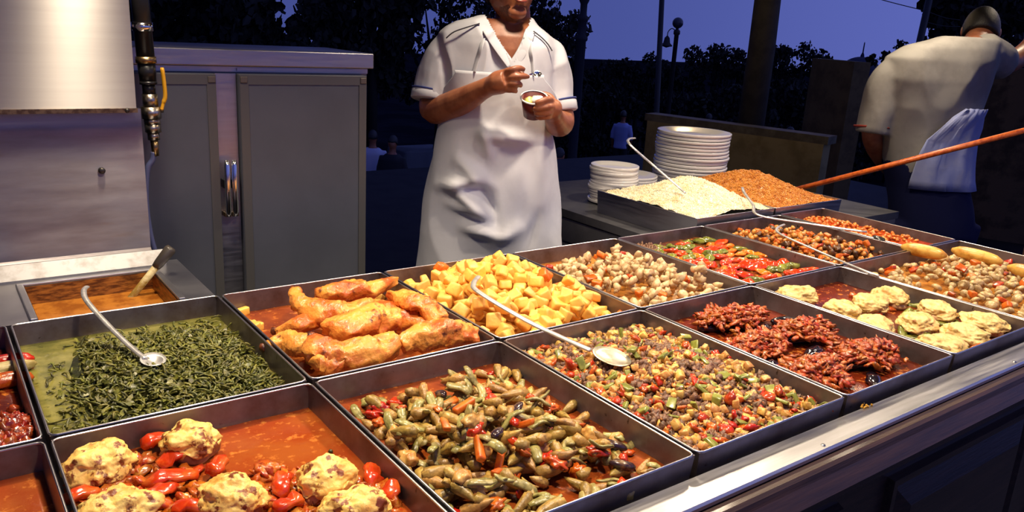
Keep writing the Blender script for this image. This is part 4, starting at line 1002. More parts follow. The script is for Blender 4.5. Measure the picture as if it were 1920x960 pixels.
def tring(py, grow=0.0, n=48, e=2.3):
    c, hw, th = trow(py, grow); return ellring(c, RH, DH, hw, th, n, e)
skin, hair, lips, eyes, brows, tw = head(CP(957, -26, -.03), math.radians(22), math.radians(-14), 1.0)
body = list(skin)
body.append(tube([CP(962, 90, .02), CP(962, 60, .01), CP(961, 22, -.01), CP(960, -15, -.01)], [.075, .060, .056, .056], 20))
body.append(loft([ellring(trow(py, -.012)[0], RH, DH, trow(py, -.012)[1] - .012, trow(py, -.012)[2], 40) for py in (36, 50, 66, 90, 120, 160, 210, 260, 320, 400, 480)]))
hipz = CP(925, 480).z
cxy = lambda px: CP(px, 480)
for sx, px in ((-1, 868), (1, 972)):
    h0 = CP(px, 455); f0 = Vector((h0.x, h0.y, 0))
    body.append(tube([h0, Vector((h0.x, h0.y, .48)) - Vector(DH) * .01, Vector((h0.x, h0.y, .30)), Vector((h0.x, h0.y, .09)), Vector((h0.x, h0.y, .04))], [.085, .058, .052, .038, .036], 16))
# arms: shoulder, elbow, wrist
def limb(pts, rad): p_, r_ = catmull(pts, rad, 6); return tube(p_, r_, 16)
body.append(limb([CP(852, 92, .0), CP(830, 140, .0), CP(812, 204, -.03), CP(860, 192, -.13), CP(905, 168, -.21), CP(930, 156, -.235)], [.042, .046, .046, .044, .031, .028]))
body.append(limb([CP(1022, 108, .0), CP(1040, 160, .0), CP(1052, 222, -.03), CP(1047, 232, -.10), CP(1040, 222, -.17), CP(1035, 208, -.21)], [.036, .040, .044, .042, .032, .028]))
# right hand round the spoon
def palm(pts, rad, flat): p_, r_ = catmull(pts, rad, 5); return tube(p_, r_, 16, flat=flat)
h = -.25
body.append(limb([CP(918, 163, -.225), CP(935, 155, h), CP(950, 150, h - .01)], [.027, .036, .033]))
for pts, r0 in (([(940, 138, h), (958, 131, h - .03), (974, 128, h - .02), (983, 131, h - .005)], .0098), ([(944, 148, h - .01), (964, 144, h - .035), (982, 143, h - .025), (991, 144, h - .012)], .0098),
                ([(944, 159, h - .01), (962, 157, h - .035), (974, 158, h - .022), (976, 161, h - .004)], .0095), ([(940, 168, h - .005), (956, 169, h - .028), (966, 170, h - .018), (966, 172, h)], .0085),
                ([(925, 145, h + .02), (945, 136, h + .025), (965, 134, h + .02), (982, 139, h + .008)], .0105)):
    body.append(limb([CP(*q) for q in pts], [r0 * 1.1, r0, r0 * .95, r0 * .72]))
# left hand round the cup
cupc = CP(1000, 196, -.235)
body.append(limb([CP(1036, 214, -.20), CP(1034, 204, -.225), CP(1028, 200, -.235)], [.027, .034, .026]))
for pts, r0 in (([(1034, 190, -.235), (1028, 186, -.275), (1012, 191, -.292), (1004, 193, -.288)], .0098), ([(1036, 200, -.235), (1030, 200, -.278), (1010, 203, -.290), (1000, 204, -.284)], .0098),
                ([(1036, 209, -.23), (1029, 211, -.272), (1012, 213, -.282), (1002, 213, -.276)], .0092), ([(1034, 217, -.225), (1027, 220, -.262), (1013, 221, -.268), (1005, 220, -.262)], .0082),
                ([(1038, 196, -.21), (1034, 184, -.205), (1024, 178, -.20), (1012, 176, -.197)], .0105)):
    body.append(limb([CP(*q) for q in pts], [r0 * 1.1, r0, r0 * .95, r0 * .74]))
part('body', remesh(body, .0042, 2, SKIN), chef)
part('hair', mk(*hair, HAIR), chef, 'short dark hair')
part('lips', tmesh(lips, M('lips', srgb(120, 56, 44), .4)), chef)
part('eyes', tmesh(eyes, M('eye_dark', (.03, .02, .015, 1), .2)), chef)
part('eyebrows', tmesh(brows, HAIR), chef)
sb = [tw((v.x * .0765 * (1 - .30 * max(0.0, min(1, -v.z)) ** 1.6), v.y * .1000 * (.93 if v.y < 0 else .5), v.z * .1225)) for v in ICO[4][0]]
part('stubble', mk(sb, [f for f in ICO[4][1] if all(-.97 < ICO[4][0][i].z < -.60 and ICO[4][0][i].y < .1 for i in f)], M('stubble', srgb(84, 50, 36), .6, 0, c2=srgb(120, 70, 46), nscale=200)), chef, 'dark stubble on the jaw')
# shirt
shirt = [loft([tring(py, .006) for py in (30, 36, 44, 54, 66, 82, 95, 120, 150, 180, 210, 245)])]
shirt.append(limb([CP(858, 78, .0), CP(838, 98, .0), CP(822, 140, -.005), CP(813, 184, -.015)], [.050, .062, .070, .068]))
shirt.append(limb([CP(1018, 92, .0), CP(1033, 110, .0), CP(1044, 160, -.005), CP(1050, 204, -.015)], [.045, .054, .054, .050]))
sm_ = remesh(shirt, .0065, 5, WHITE, folds(.020, (9, 9, 4.5), 2))
# open the neck: drop faces inside the collar V
bm = bmesh.new(); bm.from_mesh(sm_)
inv = Matrix(((RT[0], RT[1], RT[2]), (UP[0], UP[1], UP[2]), (FW[0], FW[1], FW[2])))
def topix(v):
    q = inv @ (Vector(v) - Vector(CAM)); return 960 + FPX * q.x / q.z, 480 - FPX * q.y / q.z
kill = []
ctr = CP(962, 100)
for f in bm.faces:
    c_ = f.calc_center_median(); px, py = topix(c_)
    front = (c_ - ctr).dot(Vector(DH)) < .02
    if py < 118 and front:
        t = (py - 40) / 78.0
        if 916 + t * 44 < px < 994 - t * 30: kill.append(f)
    elif py < 62 and 920 < px < 996: kill.append(f)
bmesh.ops.delete(bm, geom=kill, context='FACES')
me_ = bm2me(bm, WHITE); sh = part('shirt', me_, chef, 'white short-sleeved shirt')
bpy.data.meshes.remove(sm_)
def band(pts, w, th=.35): p_, r_ = catmull(pts, [w] * len(pts), 6); return tube(p_, r_, 10, flat=th)
def onfront(px, py, lift=.0):
    """point on the front of the torso at that pixel column/row"""
    c, hw, th = trow(py, .012 + lift); x = (CP(px, py) - c).dot(Vector(RH)); u = min(.97, abs(x / hw)); return c + Vector(RH) * x - Vector(DH) * th * (1 - u ** 2.3) ** (1 / 2.3)
o = sub('collar', tmesh(merge(band([CP(925, 40, .05), CP(914, 45, .0), onfront(918, 58), onfront(926, 72), onfront(940, 92), onfront(960, 118)], .017, .18), band([CP(992, 38, .05), CP(998, 46, .0), onfront(992, 60), onfront(988, 74), onfront(978, 95), onfront(964, 118)], .017, .18)), WHITE), sh)
PIPE = M('dark_piping', (.05, .05, .07, 1), .7)
o = sub('shoulder_piping', tmesh(merge(band([onfront(903, 46, .010), onfront(880, 54, .010), onfront(856, 64, .010), onfront(842, 76, .010)], .003, .7), band([onfront(1000, 54, .010), onfront(1014, 64, .010), onfront(1026, 76, .010), onfront(1034, 88, .010)], .003, .7)), PIPE), sh, 'dark piping along the shoulders')
def cuff(c0, c1, r0, r1): return tube([c0, c0 + (c1 - c0) * .1, c0 + (c1 - c0) * .9, c1], [r0, r0 + .004, r1 + .004, r1], 28)
o = sub('cuff', tmesh(cuff(CP(815, 172, -.012), CP(812, 190, -.02), .071, .071), WHITE), sh, 'turned-up cuff')
o = sub('cuff', tmesh(cuff(CP(1049, 190, -.012), CP(1052, 210, -.02), .052, .052), WHITE), sh, 'turned-up cuff')
o = sub('cuff_trim', tmesh(tube([CP(815, 170, -.012), CP(814.4, 173, -.013)], [.0755, .0755], 28), M('blue_trim', (.03, .045, .20, 1), .7)), sh, 'blue trim line')
o = sub('cuff_trim', tmesh(tube([CP(1049, 188, -.012), CP(1049.6, 191, -.013)], [.0565, .0565], 28), M('blue_trim', (.03, .045, .20, 1), .7)), sh, 'blue trim line')
# apron: wraps the front and sides
arows = list(range(132, 500, 6)) + [500]
V = []; N = 96
aw = folds(.022, (6.5, 6.5, 3.2), 5)
for i, py in enumerate(arows + [None] * 8):
    if py is not None:
        c, hw, th = trow(py, .018)
        lim = math.radians(min(104, 40 + max(0, (py - 140)) * .75))
    else:
        c, hw, th = trow(500, .018); k = i - len(arows) + 1; c = c - Vector((0, 0, .045 * k)); lim = math.radians(104); hw += .004 * k
    for k in range(N):
        a = -math.pi / 2 + lim * (2 * k / (N - 1) - 1); ct_, st_ = math.cos(a), math.sin(a); e_ = 2.3
        q = c + Vector(RH) * math.copysign(abs(ct_) ** (2 / e_), ct_) * hw + Vector(DH) * math.copysign(abs(st_) ** (2 / e_), st_) * th
        fade = min(1, max(.15, i / 18))
        w_ = aw(q); V.append(q + (w_ - q) * fade + Vector(DH) * -.004)
F = [(i * N + k, i * N + k + 1, (i + 1) * N + k + 1, (i + 1) * N + k) for i in range(len(arows) + 7) for k in range(N - 1)]
# hand-placed diagonal folds of the lap
def fold_line(v, a, b, wdt, amp):
    px, py = topix(v); ax_, ay_ = a; bx_, by_ = b; dx, dy = bx_ - ax_, by_ - ay_; L2 = dx * dx + dy * dy
    t = ((px - ax_) * dx + (py - ay_) * dy) / L2; t = min(1, max(0, t)); d = math.hypot(px - ax_ - t * dx, py - ay_ - t * dy)
    return amp * math.exp(-(d / wdt) ** 2) * math.sin(math.pi * min(1, max(0, .12 + t * .8)))
V2 = []
for v in V:
    d = 0
    for a, b, wdt, amp in (((825, 345), (900, 335), 14, .030), ((850, 352), (930, 415), 14, .030), ((860, 300), (920, 350), 13, .024), ((905, 345), (935, 435), 13, -.022), ((870, 425), (945, 440), 12, .022), ((925, 450), (985, 420), 16, .018), ((840, 380), (900, 400), 9, .014), ((900, 250), (990, 262), 14, .018), ((905, 240), (920, 300), 9, .014), ((1010, 400), (985, 470), 12, -.012)):
        d += fold_line(v, a, b, wdt * .8, amp)
    V2.append(v - Vector(DH) * d * 1.9)
ap = part('apron', mk(V2, F, WHITE), chef, 'long white bib apron')
so = ap.modifiers.new('thick', 'SOLIDIFY'); so.thickness = .003
o = sub('apron_strap', tmesh(merge(band([onfront(893, 134, .012), onfront(900, 110, .010), onfront(908, 80, .010), CP(912, 50, -.05), CP(920, 40, .03)], .011, .2)), WHITE), ap)
o = sub('apron_strap', tmesh(merge(band([onfront(998, 134, .012), onfront(996, 110, .010), onfront(994, 85, .010), CP(996, 56, -.05), CP(990, 42, .03)], .011, .2)), WHITE), ap)
# trousers and shoes
tr = []
for px in (868, 972):
    h0 = CP(px, 440); tr.append(tube([h0, Vector((h0.x, h0.y, .5)), Vector((h0.x, h0.y, .05))], [.11, .085, .075], 18))
part('trousers', remesh(tr, .014, 3, M('dark_trousers', (.02, .02, .025, 1), .8)), chef)
for px in (868, 972):
    h0 = CP(px, 440); part('shoe', mk([Vector((h0.x, h0.y, .0)) - Vector(DH) * (v.y * -.0 + .05) + Vector(RH) * v.x * .048 + Vector(DH) * v.y * .135 + Vector((0, 0, .045 + max(v.z, -.8) * .055)) for v in ICO[3][0]], ICO[3][1], BLACK), chef)
# what he holds
cup = thing('paper_cup', 'small dark red paper cup held by the cook', 'cup', tuple(CP(1000, 206, -.235)))
from mathutils import Quaternion
cup.rotation_mode = 'QUATERNION'; TILT = Quaternion(Vector(RH), math.radians(24)); cup.rotation_quaternion = TILT
ctop, cbot = CP(1000, 181, -.237), CP(1002, 219, -.232)
hh = ctop.z - cbot.z
cp_ = lathe([(0, 0), (.029, 0), (.0395, hh), (.0385, hh), (.029, .003), (0, .003)], 32)
CUPM = M('dark_red_paper', srgb(92, 26, 18), .4)
o = ob('cup_wall', tmesh(cp_, CUPM), cup); o.location = (0, 0, -.02)
o = ob('cup_rim', tmesh(lathe([(.0385, hh - .002), (.0425, hh - .001), (.0425, hh + .003), (.0385, hh + .003)], 32), M('cup_white', (.8, .78, .75, 1), .4)), cup); o.location = (0, 0, -.02); o['label'] = 'white rolled rim'
o = ob('ice_cream', tmesh(blob(3, .022, .020, .018, .2, 1.5, 3), M('white_cream', (.85, .82, .72, 1), .4)), loc=Vector(cup.location) + TILT @ (Vector((0, 0, hh - .028)) + Vector(RH) * .010 - Vector(DH) * .004))
tag(o, 'white scoop of cream in the small paper cup', 'ice cream')
o = ob('ice_cream', tmesh(blob(3, .020, .018, .016, .2, 1.5, 5), M('yellow_cream', srgb(222, 200, 110), .4)), loc=Vector(cup.location) + TILT @ (Vector((0, 0, hh - .032)) - Vector(RH) * .014 - Vector(DH) * .006))
tag(o, 'pale yellow scoop of cream in the small paper cup', 'ice cream')
spn = thing('teaspoon', 'small teaspoon in the hand of the cook', 'spoon', tuple(CP(985, 141, -.255)))
part('handle', tmesh(tube([CP(940, 152, -.255), CP(965, 146, -.262), CP(985, 141, -.262), CP(999, 139, -.262)], [.003, .0028, .0025, .003], 8), CHROME), spn)
part('bowl', tmesh(bowl_vf(CP(1007, 139, -.262), Vector(RH), .014, .005, .8, Vector(-DH) + Vector((0, 0, .6))), CHROME), spn)

# ---- the second cook, seen from behind
P2 = vplane(3.75)
c2_ = thing('person', 'man seen from behind in a cream shirt with a white apron tied at his back', 'person', (P2(1730, 400).x, P2(1730, 400).y, 0.0))
rows2 = [(66, 1790, 1868, .07), (76, 1752, 1872, .09), (90, 1705, 1868, .11), (112, 1664, 1862, .125), (150, 1650, 1850, .135), (200, 1652, 1830, .135), (250, 1656, 1814, .135), (300, 1662, 1806, .140), (350, 1672, 1806, .145), (400, 1674, 1812, .145), (440, 1676, 1814, .14)]
def ring2(py, grow=0, n=44):
    for (a, b) in zip(rows2, rows2[1:]):
        if a[0] <= py <= b[0]:
            t = (py - a[0]) / (b[0] - a[0]); xl, xr, th = (a[i] + (b[i] - a[i]) * t for i in (1, 2, 3)); break
    L, R_ = P2(xl, py), P2(xr, py); return ellring((L + R_) / 2, RH, DH, (R_ - L).length / 2 + grow, th + grow, n)
sk, hr, lp, ey, bw, tw2 = head(P2(1838, 62, .24), math.radians(180 - 25), math.radians(40), 1.0)
b2 = list(sk)
b2.append(tube([P2(1822, 100, .02), P2(1828, 88, .10), P2(1836, 72, .20)], [.075, .062, .058], 18))
b2.append(loft([ring2(py, -.014) for py in (70, 90, 112, 150, 200, 250, 300, 350, 400, 438)]))
b2.append(limb([P2(1700, 126, .0), P2(1654, 180, .0), P2(1636, 240, -.02), P2(1640, 275, .05), P2(1662, 312, .16), P2(1672, 322, .20)], [.040, .046, .046, .042, .034, .028]))
b2.append(limb([P2(1848, 100, .0), P2(1885, 118, .10), P2(1925, 95, .18), P2(1955, 50, .20), P2(1965, 30, .2)], [.058, .052, .046, .036, .030]))
for (hx, hy, ho, dx, dy) in ((1676, 326, .22, 1, .9), (1968, 22, .2, .5, -1)):
    b2.append(limb([P2(hx - 4 * dx, hy - 4 * dy, ho), P2(hx + 6 * dx, hy + 6 * dy, ho + .01), P2(hx + 14 * dx, hy + 14 * dy, ho + .02)], [.028, .038, .034]))
    for k in range(4):
        ex, ey_ = (k - 1.5) * 7 * (-dy), (k - 1.5) * 7 * dx
        b2.append(limb([P2(hx + 12 * dx + ex, hy + 12 * dy + ey_, ho + .015), P2(hx + 25 * dx + ex, hy + 25 * dy + ey_, ho + .01), P2(hx + (32 + (1.5 - abs(k - 1.5)) * 3) * dx + ex, hy + (32 + (1.5 - abs(k - 1.5)) * 3) * dy + ey_, ho - .01)], [.0098, .009, .007]))
    b2.append(limb([P2(hx + 2 * dx + 12 * dy, hy + 2 * dy - 12 * dx, ho), P2(hx + 12 * dx + 20 * dy, hy + 12 * dy - 20 * dx, ho), P2(hx + 20 * dx + 20 * dy, hy + 20 * dy - 20 * dx, ho - .01)], [.012, .0105, .008]))
for px in (1700, 1788):
    h0 = P2(px, 420); b2.append(tube([h0, Vector((h0.x, h0.y, .48)), Vector((h0.x, h0.y, .3)), Vector((h0.x, h0.y, .04))], [.09, .06, .052, .038], 14))
part('body', remesh(b2, .0065, 2, SKIN), c2_)
part('hair', mk(*hr, HAIR), c2_, 'dark hair')
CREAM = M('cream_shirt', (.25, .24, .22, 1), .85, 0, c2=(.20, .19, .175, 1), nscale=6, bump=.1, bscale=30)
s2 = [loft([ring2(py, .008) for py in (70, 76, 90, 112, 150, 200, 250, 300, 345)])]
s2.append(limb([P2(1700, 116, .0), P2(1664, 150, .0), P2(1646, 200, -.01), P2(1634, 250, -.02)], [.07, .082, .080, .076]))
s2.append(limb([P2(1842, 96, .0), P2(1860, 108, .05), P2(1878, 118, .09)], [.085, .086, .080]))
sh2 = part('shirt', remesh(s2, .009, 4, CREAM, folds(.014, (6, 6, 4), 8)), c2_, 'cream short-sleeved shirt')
sub('sleeve_trim', tmesh(tube([P2(1637, 236, -.015), P2(1636.4, 240, -.016)], [.0835, .0835], 28), M('red_trim', srgb(120, 34, 22), .7)), sh2, 'red trim line')
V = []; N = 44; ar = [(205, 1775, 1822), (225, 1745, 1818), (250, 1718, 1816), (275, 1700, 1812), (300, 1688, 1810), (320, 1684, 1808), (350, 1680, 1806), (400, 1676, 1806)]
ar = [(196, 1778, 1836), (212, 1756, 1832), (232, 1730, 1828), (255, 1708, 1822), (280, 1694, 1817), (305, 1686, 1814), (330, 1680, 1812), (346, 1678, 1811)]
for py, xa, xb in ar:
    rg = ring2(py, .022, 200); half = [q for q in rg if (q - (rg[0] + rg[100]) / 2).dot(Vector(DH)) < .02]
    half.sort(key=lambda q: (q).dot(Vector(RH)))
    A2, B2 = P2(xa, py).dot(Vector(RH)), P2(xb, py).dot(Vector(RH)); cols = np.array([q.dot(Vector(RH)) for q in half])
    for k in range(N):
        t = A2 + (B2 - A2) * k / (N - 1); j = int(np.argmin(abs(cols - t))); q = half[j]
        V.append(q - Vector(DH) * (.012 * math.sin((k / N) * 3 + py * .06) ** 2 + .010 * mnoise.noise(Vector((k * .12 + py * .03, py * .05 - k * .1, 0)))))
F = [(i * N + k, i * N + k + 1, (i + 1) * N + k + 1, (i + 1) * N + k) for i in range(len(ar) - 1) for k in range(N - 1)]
ap2 = part('apron', mk(V, F, M('apron_reflection_tint', (.22, .26, .50, 1), .85, 0, c2=(.28, .31, .50, 1), nscale=9, bump=.1)), c2_, 'white apron wrapped round his waist, tinted with a blue glass reflection')  # blue reflection from the window glass is put into the cloth colour
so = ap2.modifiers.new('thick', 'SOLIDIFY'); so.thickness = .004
t2 = [loft([ring2(py, .012) for py in (300, 350, 400, 438)])]
for px in (1700, 1788):
    h0 = P2(px, 415); t2.append(tube([h0, Vector((h0.x, h0.y, .5)), Vector((h0.x, h0.y, .04))], [.115, .09, .08], 18))
part('trousers', remesh(t2, .014, 3, M('blue_trousers', (.009, .011, .045, 1), .9, spec=.1), folds(.01, (6, 6, 3), 1)), c2_, 'dark blue trousers')
for px in (1700, 1788):
    h0 = P2(px, 415); part('shoe', mk([Vector((h0.x, h0.y, 0)) + Vector(RH) * v.x * .048 + Vector(DH) * (v.y * .135 + .04) + Vector((0, 0, .045 + max(v.z, -.8) * .055)) for v in ICO[3][0]], ICO[3][1], BLACK), c2_)

# ------------------------------------------------------------------ wooden rail in front of the second cook
RAILW = M('orange_wood', srgb(196, 96, 34), .4, 0, c2=srgb(160, 68, 22), nscale=8, stretch=(1, 8, 8))
S_, E_ = P3(1478, 359, .0), Vector(dep(1990, 227, 2.95))
rl = thing('wooden_rail', 'slanting orange wooden handrail beyond the end of the counter', 'rail', (S_.x, S_.y, 0))
part('rail_bar', tmesh(tube([S_, E_], [.012, .0125], 12, flat=.9), RAILW), rl)
part('post', tmesh(tube([Vector((E_.x, E_.y, 0)), E_], [.022, .022], 12), DARKWOOD), rl)
part('post', tmesh(tube([Vector((S_.x, S_.y, 0)), S_], [.018, .018], 12), DARKWOOD), rl)

# ------------------------------------------------------------------ terrace: low wall, pier, post
KHAKI = M('khaki_plaster', srgb(150, 134, 84), .85, 0, c2=srgb(128, 112, 66), nscale=4, bump=.1, bscale=30)
KCAP = M('stone_cap', srgb(110, 102, 74), .7, 0, c2=srgb(86, 78, 54), nscale=6)
a, b_ = P3(1547, 256, -.1), P3(1215, 213, -.1)
d = (b_ - a).normalized(); nrm = Vector((d.y, -d.x, 0))
def wallbox(a, b, z0, z1, th, mat):
    d = (Vector((b.x, b.y, 0)) - Vector((a.x, a.y, 0))).normalized(); n = Vector((-d.y, d.x, 0)) * th
    pts = [a, b, b - n, a - n]; V = [Vector((p.x, p.y, z0)) for p in pts] + [Vector((p.x, p.y, z1)) for p in pts]
    return mk(V, [(3, 2, 1, 0), (4, 5, 6, 7), (0, 1, 5, 4), (1, 2, 6, 5), (2, 3, 7, 6), (3, 0, 4, 7)], mat, False)
pr = thing('low_wall', 'low khaki plastered terrace wall with a darker cap', 'wall', (a.x, a.y, 0), kind='structure')
part('wall_body', wallbox(a, b_, 0, Z0 - .165, .16, KHAKI), pr)
part('wall_cap', wallbox(a + d * -.03 , b_ + d * .03, Z0 - .165, Z0 - .10, .19, KCAP), pr)
g0 = Vector(dep(1420, 150, 7.2))
tag(ob('timber_post', tmesh(tube([Vector((g0.x - .015, g0.y, 0)), Vector((g0.x, g0.y, 1.5)), Vector((g0.x - .02, g0.y + .02, 3.4))], [.125, .118, .100], 14), M('post_brown', (.030, .025, .018, 1), .8, 0, c2=(.018, .015, .011, 1), nscale=10, bump=.2))), 'thick dark timber post rising behind the low khaki wall', 'post')
a, b_ = Vector(dep(1602, 120, 8.0)), Vector(dep(1522, 120, 8.6))
struct('wall_back', wallbox(a, b_, 0, float(dep(1560, 112, 8.3)[2]), .2, M('brown_plaster', srgb(92, 80, 52), .9, 0, c2=srgb(74, 62, 38), nscale=4)), 'dim brown plastered pier beyond the low wall', 'wall')
a, b_ = Vector(dep(2080, 120, 6.4)), Vector(dep(1818, 120, 6.9))
struct('wall_right', wallbox(a, b_, 0, float(dep(1900, 128, 6.6)[2]), .2, M('umber_plaster', srgb(84, 72, 58), .9, 0, c2=srgb(52, 44, 36), nscale=5, bump=.2)), 'dim umber wall behind the second cook', 'wall')

# ------------------------------------------------------------------ dusk street reflected in the shop glass, built as solid things behind
GZ = -1.9
struct('ground', box(-40, 95, 7.4, 80, GZ - .3, GZ, M('street_paving', (.010, .010, .014, 1), .95, 0, c2=(.016, .016, .022, 1), nscale=.6, spec=0)), 'dark paved street below the terrace', 'ground')
struct('ground', box(9.4, 95, -40, 7.4, GZ - .3, GZ, M('street_paving', (.010, .010, .014, 1))), 'dark paved street past the end of the terrace', 'ground')
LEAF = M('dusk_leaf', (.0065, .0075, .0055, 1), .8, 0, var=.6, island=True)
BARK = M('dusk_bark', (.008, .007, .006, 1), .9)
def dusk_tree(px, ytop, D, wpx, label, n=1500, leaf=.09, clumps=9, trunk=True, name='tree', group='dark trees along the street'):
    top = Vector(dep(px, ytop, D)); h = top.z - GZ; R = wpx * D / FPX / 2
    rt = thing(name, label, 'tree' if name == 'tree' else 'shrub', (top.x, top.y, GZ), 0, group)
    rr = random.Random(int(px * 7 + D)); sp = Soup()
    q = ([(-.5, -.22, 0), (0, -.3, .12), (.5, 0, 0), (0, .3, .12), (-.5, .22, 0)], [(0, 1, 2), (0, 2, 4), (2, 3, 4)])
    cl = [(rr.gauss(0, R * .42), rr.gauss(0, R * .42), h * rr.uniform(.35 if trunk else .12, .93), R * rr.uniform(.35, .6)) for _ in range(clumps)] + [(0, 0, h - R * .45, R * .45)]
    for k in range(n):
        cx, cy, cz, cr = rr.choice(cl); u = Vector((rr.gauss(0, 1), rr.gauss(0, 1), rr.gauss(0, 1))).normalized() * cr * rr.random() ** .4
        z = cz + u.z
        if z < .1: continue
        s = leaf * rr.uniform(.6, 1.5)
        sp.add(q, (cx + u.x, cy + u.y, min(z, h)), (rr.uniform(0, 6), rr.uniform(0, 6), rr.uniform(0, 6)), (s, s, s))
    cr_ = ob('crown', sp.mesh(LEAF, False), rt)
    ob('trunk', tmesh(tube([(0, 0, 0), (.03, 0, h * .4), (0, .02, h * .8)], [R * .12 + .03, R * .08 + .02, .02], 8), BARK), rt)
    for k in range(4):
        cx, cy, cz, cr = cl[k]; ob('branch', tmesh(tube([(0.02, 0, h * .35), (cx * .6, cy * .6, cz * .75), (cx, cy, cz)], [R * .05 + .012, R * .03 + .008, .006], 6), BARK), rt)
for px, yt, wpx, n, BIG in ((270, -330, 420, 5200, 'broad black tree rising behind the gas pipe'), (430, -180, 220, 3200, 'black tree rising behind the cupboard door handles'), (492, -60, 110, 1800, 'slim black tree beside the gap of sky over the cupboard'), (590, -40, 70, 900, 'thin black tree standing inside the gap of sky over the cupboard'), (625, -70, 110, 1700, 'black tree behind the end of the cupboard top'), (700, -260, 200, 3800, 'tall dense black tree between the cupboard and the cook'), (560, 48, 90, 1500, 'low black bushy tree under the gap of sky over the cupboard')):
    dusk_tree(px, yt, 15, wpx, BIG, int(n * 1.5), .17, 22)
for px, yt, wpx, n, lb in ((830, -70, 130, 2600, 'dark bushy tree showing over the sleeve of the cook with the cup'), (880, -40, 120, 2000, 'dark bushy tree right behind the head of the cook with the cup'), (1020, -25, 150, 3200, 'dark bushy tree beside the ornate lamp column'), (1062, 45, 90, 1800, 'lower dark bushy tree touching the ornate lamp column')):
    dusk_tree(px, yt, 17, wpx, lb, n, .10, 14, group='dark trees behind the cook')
for px, yt, wpx, n in ((1100, 125, 70, 900), (1140, 112, 80, 1200), (1180, 108, 80, 1200), (1222, 96, 60, 800), (1262, 118, 70, 900), (1300, 84, 70, 1000), (1345, 80, 90, 1500), (1390, 92, 70, 1000), (1440, 96, 70, 1000), (1475, 84, 60, 900), (1512, 76, 80, 1300), (1552, 104, 60, 800), (1664, 96, 46, 800), (1692, 76, 50, 900), (1730, 112, 70, 900), (1600, 150, 90, 900)):
    dusk_tree(px, yt, 23, wpx * 1.15, 'small dark tree along the street skyline', n, .11, 8, group='small trees along the skyline')
for px in range(1010, 1960, 62):
    dusk_tree(px, 165 + 12 * math.sin(px), 21, 110, 'low dark shrub at the foot of the skyline trees', 1100, .13, 8, trunk=False, name='shrub', group='low dark shrubs')
dusk_tree(1868, -190, 12, 190, 'tall dark tree behind the raised arm of the second cook', 9000, .13, 26, group='dark tree by the second cook')
# street furniture
POSTM = M('dusk_stone', (.012, .013, .022, 1), .8); IRONM = M('dusk_iron', (.006, .006, .008, 1), .6)
t0 = Vector(dep(1091, 60, 14)); zt_ = float(dep(1091, -120, 14)[2])
lc = thing('lamp_column', 'tall ornate column lamp with a small bell lantern against the sky', 'street lamp', (t0.x, t0.y, GZ))
H = zt_ - GZ
pz = lambda py: float(dep(1091, py, 14)[2]) - GZ
ob('column', tmesh(lathe([(.10, 0), (.10, .3), (.085, .35), (.085, pz(78)), (.11, pz(75)), (.11, pz(70)), (.075, pz(66)), (.075, pz(40)), (.095, pz(38)), (.095, pz(32)), (.06, pz(28)), (.06, pz(8)), (.085, pz(2)), (.11, pz(-8)), (.05, pz(-14)), (.04, H), (0, H)], 16), POSTM), lc)
rx = Vector(RH)
ob('arm', tmesh(tube([(0, 0, pz(45)), tuple(rx * .07 + Vector((0, 0, pz(43)))), tuple(rx * .14 + Vector((0, 0, pz(45))))], .008, 6), IRONM), lc)
ob('lantern', tmesh(([tuple(Vector(v) + rx * .14) for v in lathe([(.010, pz(45)), (.022, pz(50)), (.035, pz(56)), (.062, pz(58.5)), (.05, pz(59)), (.02, pz(60)), (0, pz(61))], 14)[0]], lathe([(0, 0)] * 7, 14)[1]), IRONM), lc, )
t0 = Vector(dep(1271, 43, 16)); pz = lambda py: float(dep(1271, py, 16)[2]) - GZ
gl = thing('globe_lamp', 'street lamp with a round globe and a hanging bell lantern', 'street lamp', (t0.x, t0.y, GZ))
ob('pole', tmesh(lathe([(.09, 0), (.06, .2), (.045, .4), (.045, pz(66)), (.065, pz(64)), (.065, pz(58)), (.03, pz(55)), (.03, pz(52)), (0, pz(52))], 14), IRONM), gl)
ob('globe', tmesh(([(v.x * .108, v.y * .108, pz(43) + v.z * .108) for v in ICO[3][0]], ICO[3][1]), M('globe_glass', (.035, .038, .06, 1), .25)), gl)
ob('arm', tmesh(tube(catmull([(0, 0, pz(60)), tuple(-rx * .10 + Vector((0, 0, pz(54)))), tuple(-rx * .17 + Vector((0, 0, pz(60)))), tuple(-rx * .18 + Vector((0, 0, pz(68))))]), .010, 6), IRONM), gl)
ob('lantern', tmesh(([tuple(Vector(v) - rx * .18) for v in lathe([(.012, pz(68)), (.05, pz(72)), (.07, pz(82)), (.115, pz(86)), (.115, pz(88)), (.06, pz(89)), (0, pz(91))], 14)[0]], lathe([(0, 0)] * 7, 14)[1]), IRONM), gl)
def pole(p0, p1, D, r, label):
    a, b = Vector(dep(*p0, D)), Vector(dep(*p1, D)); d = (b - a); k = (GZ - a.z) / d.z; base = a + d * k; topp = a - d * .6
    o = ob('utility_pole', tmesh(tube([Vector((0, 0, 0)), topp - base], [r * 1.2, r], 10), IRONM), loc=base); return tag(o, label, 'pole'), topp
pole((1241, 0), (1236, 105), 11, .035, 'thin straight dark pole beside the globe lamp')
_, tp = pole((1742, 0), (1722, 90), 11, .045, 'leaning dark pole above the second cook')
for (a, b) in (((1560, -30), (1742, 22)), ((1740, 22), (1800, 38)), ((1738, 42), (1800, 50))):
    A2, B2 = Vector(dep(*a, 11.05)), Vector(dep(*b, 11.05)); mid = (A2 + B2) / 2 - Vector((0, 0, .02))
    tag(ob('overhead_wire', tmesh(tube(catmull([A2, mid, B2]), .006, 5), IRONM)), 'thin dark overhead wire meeting the leaning pole', 'wire', 'overhead wires')
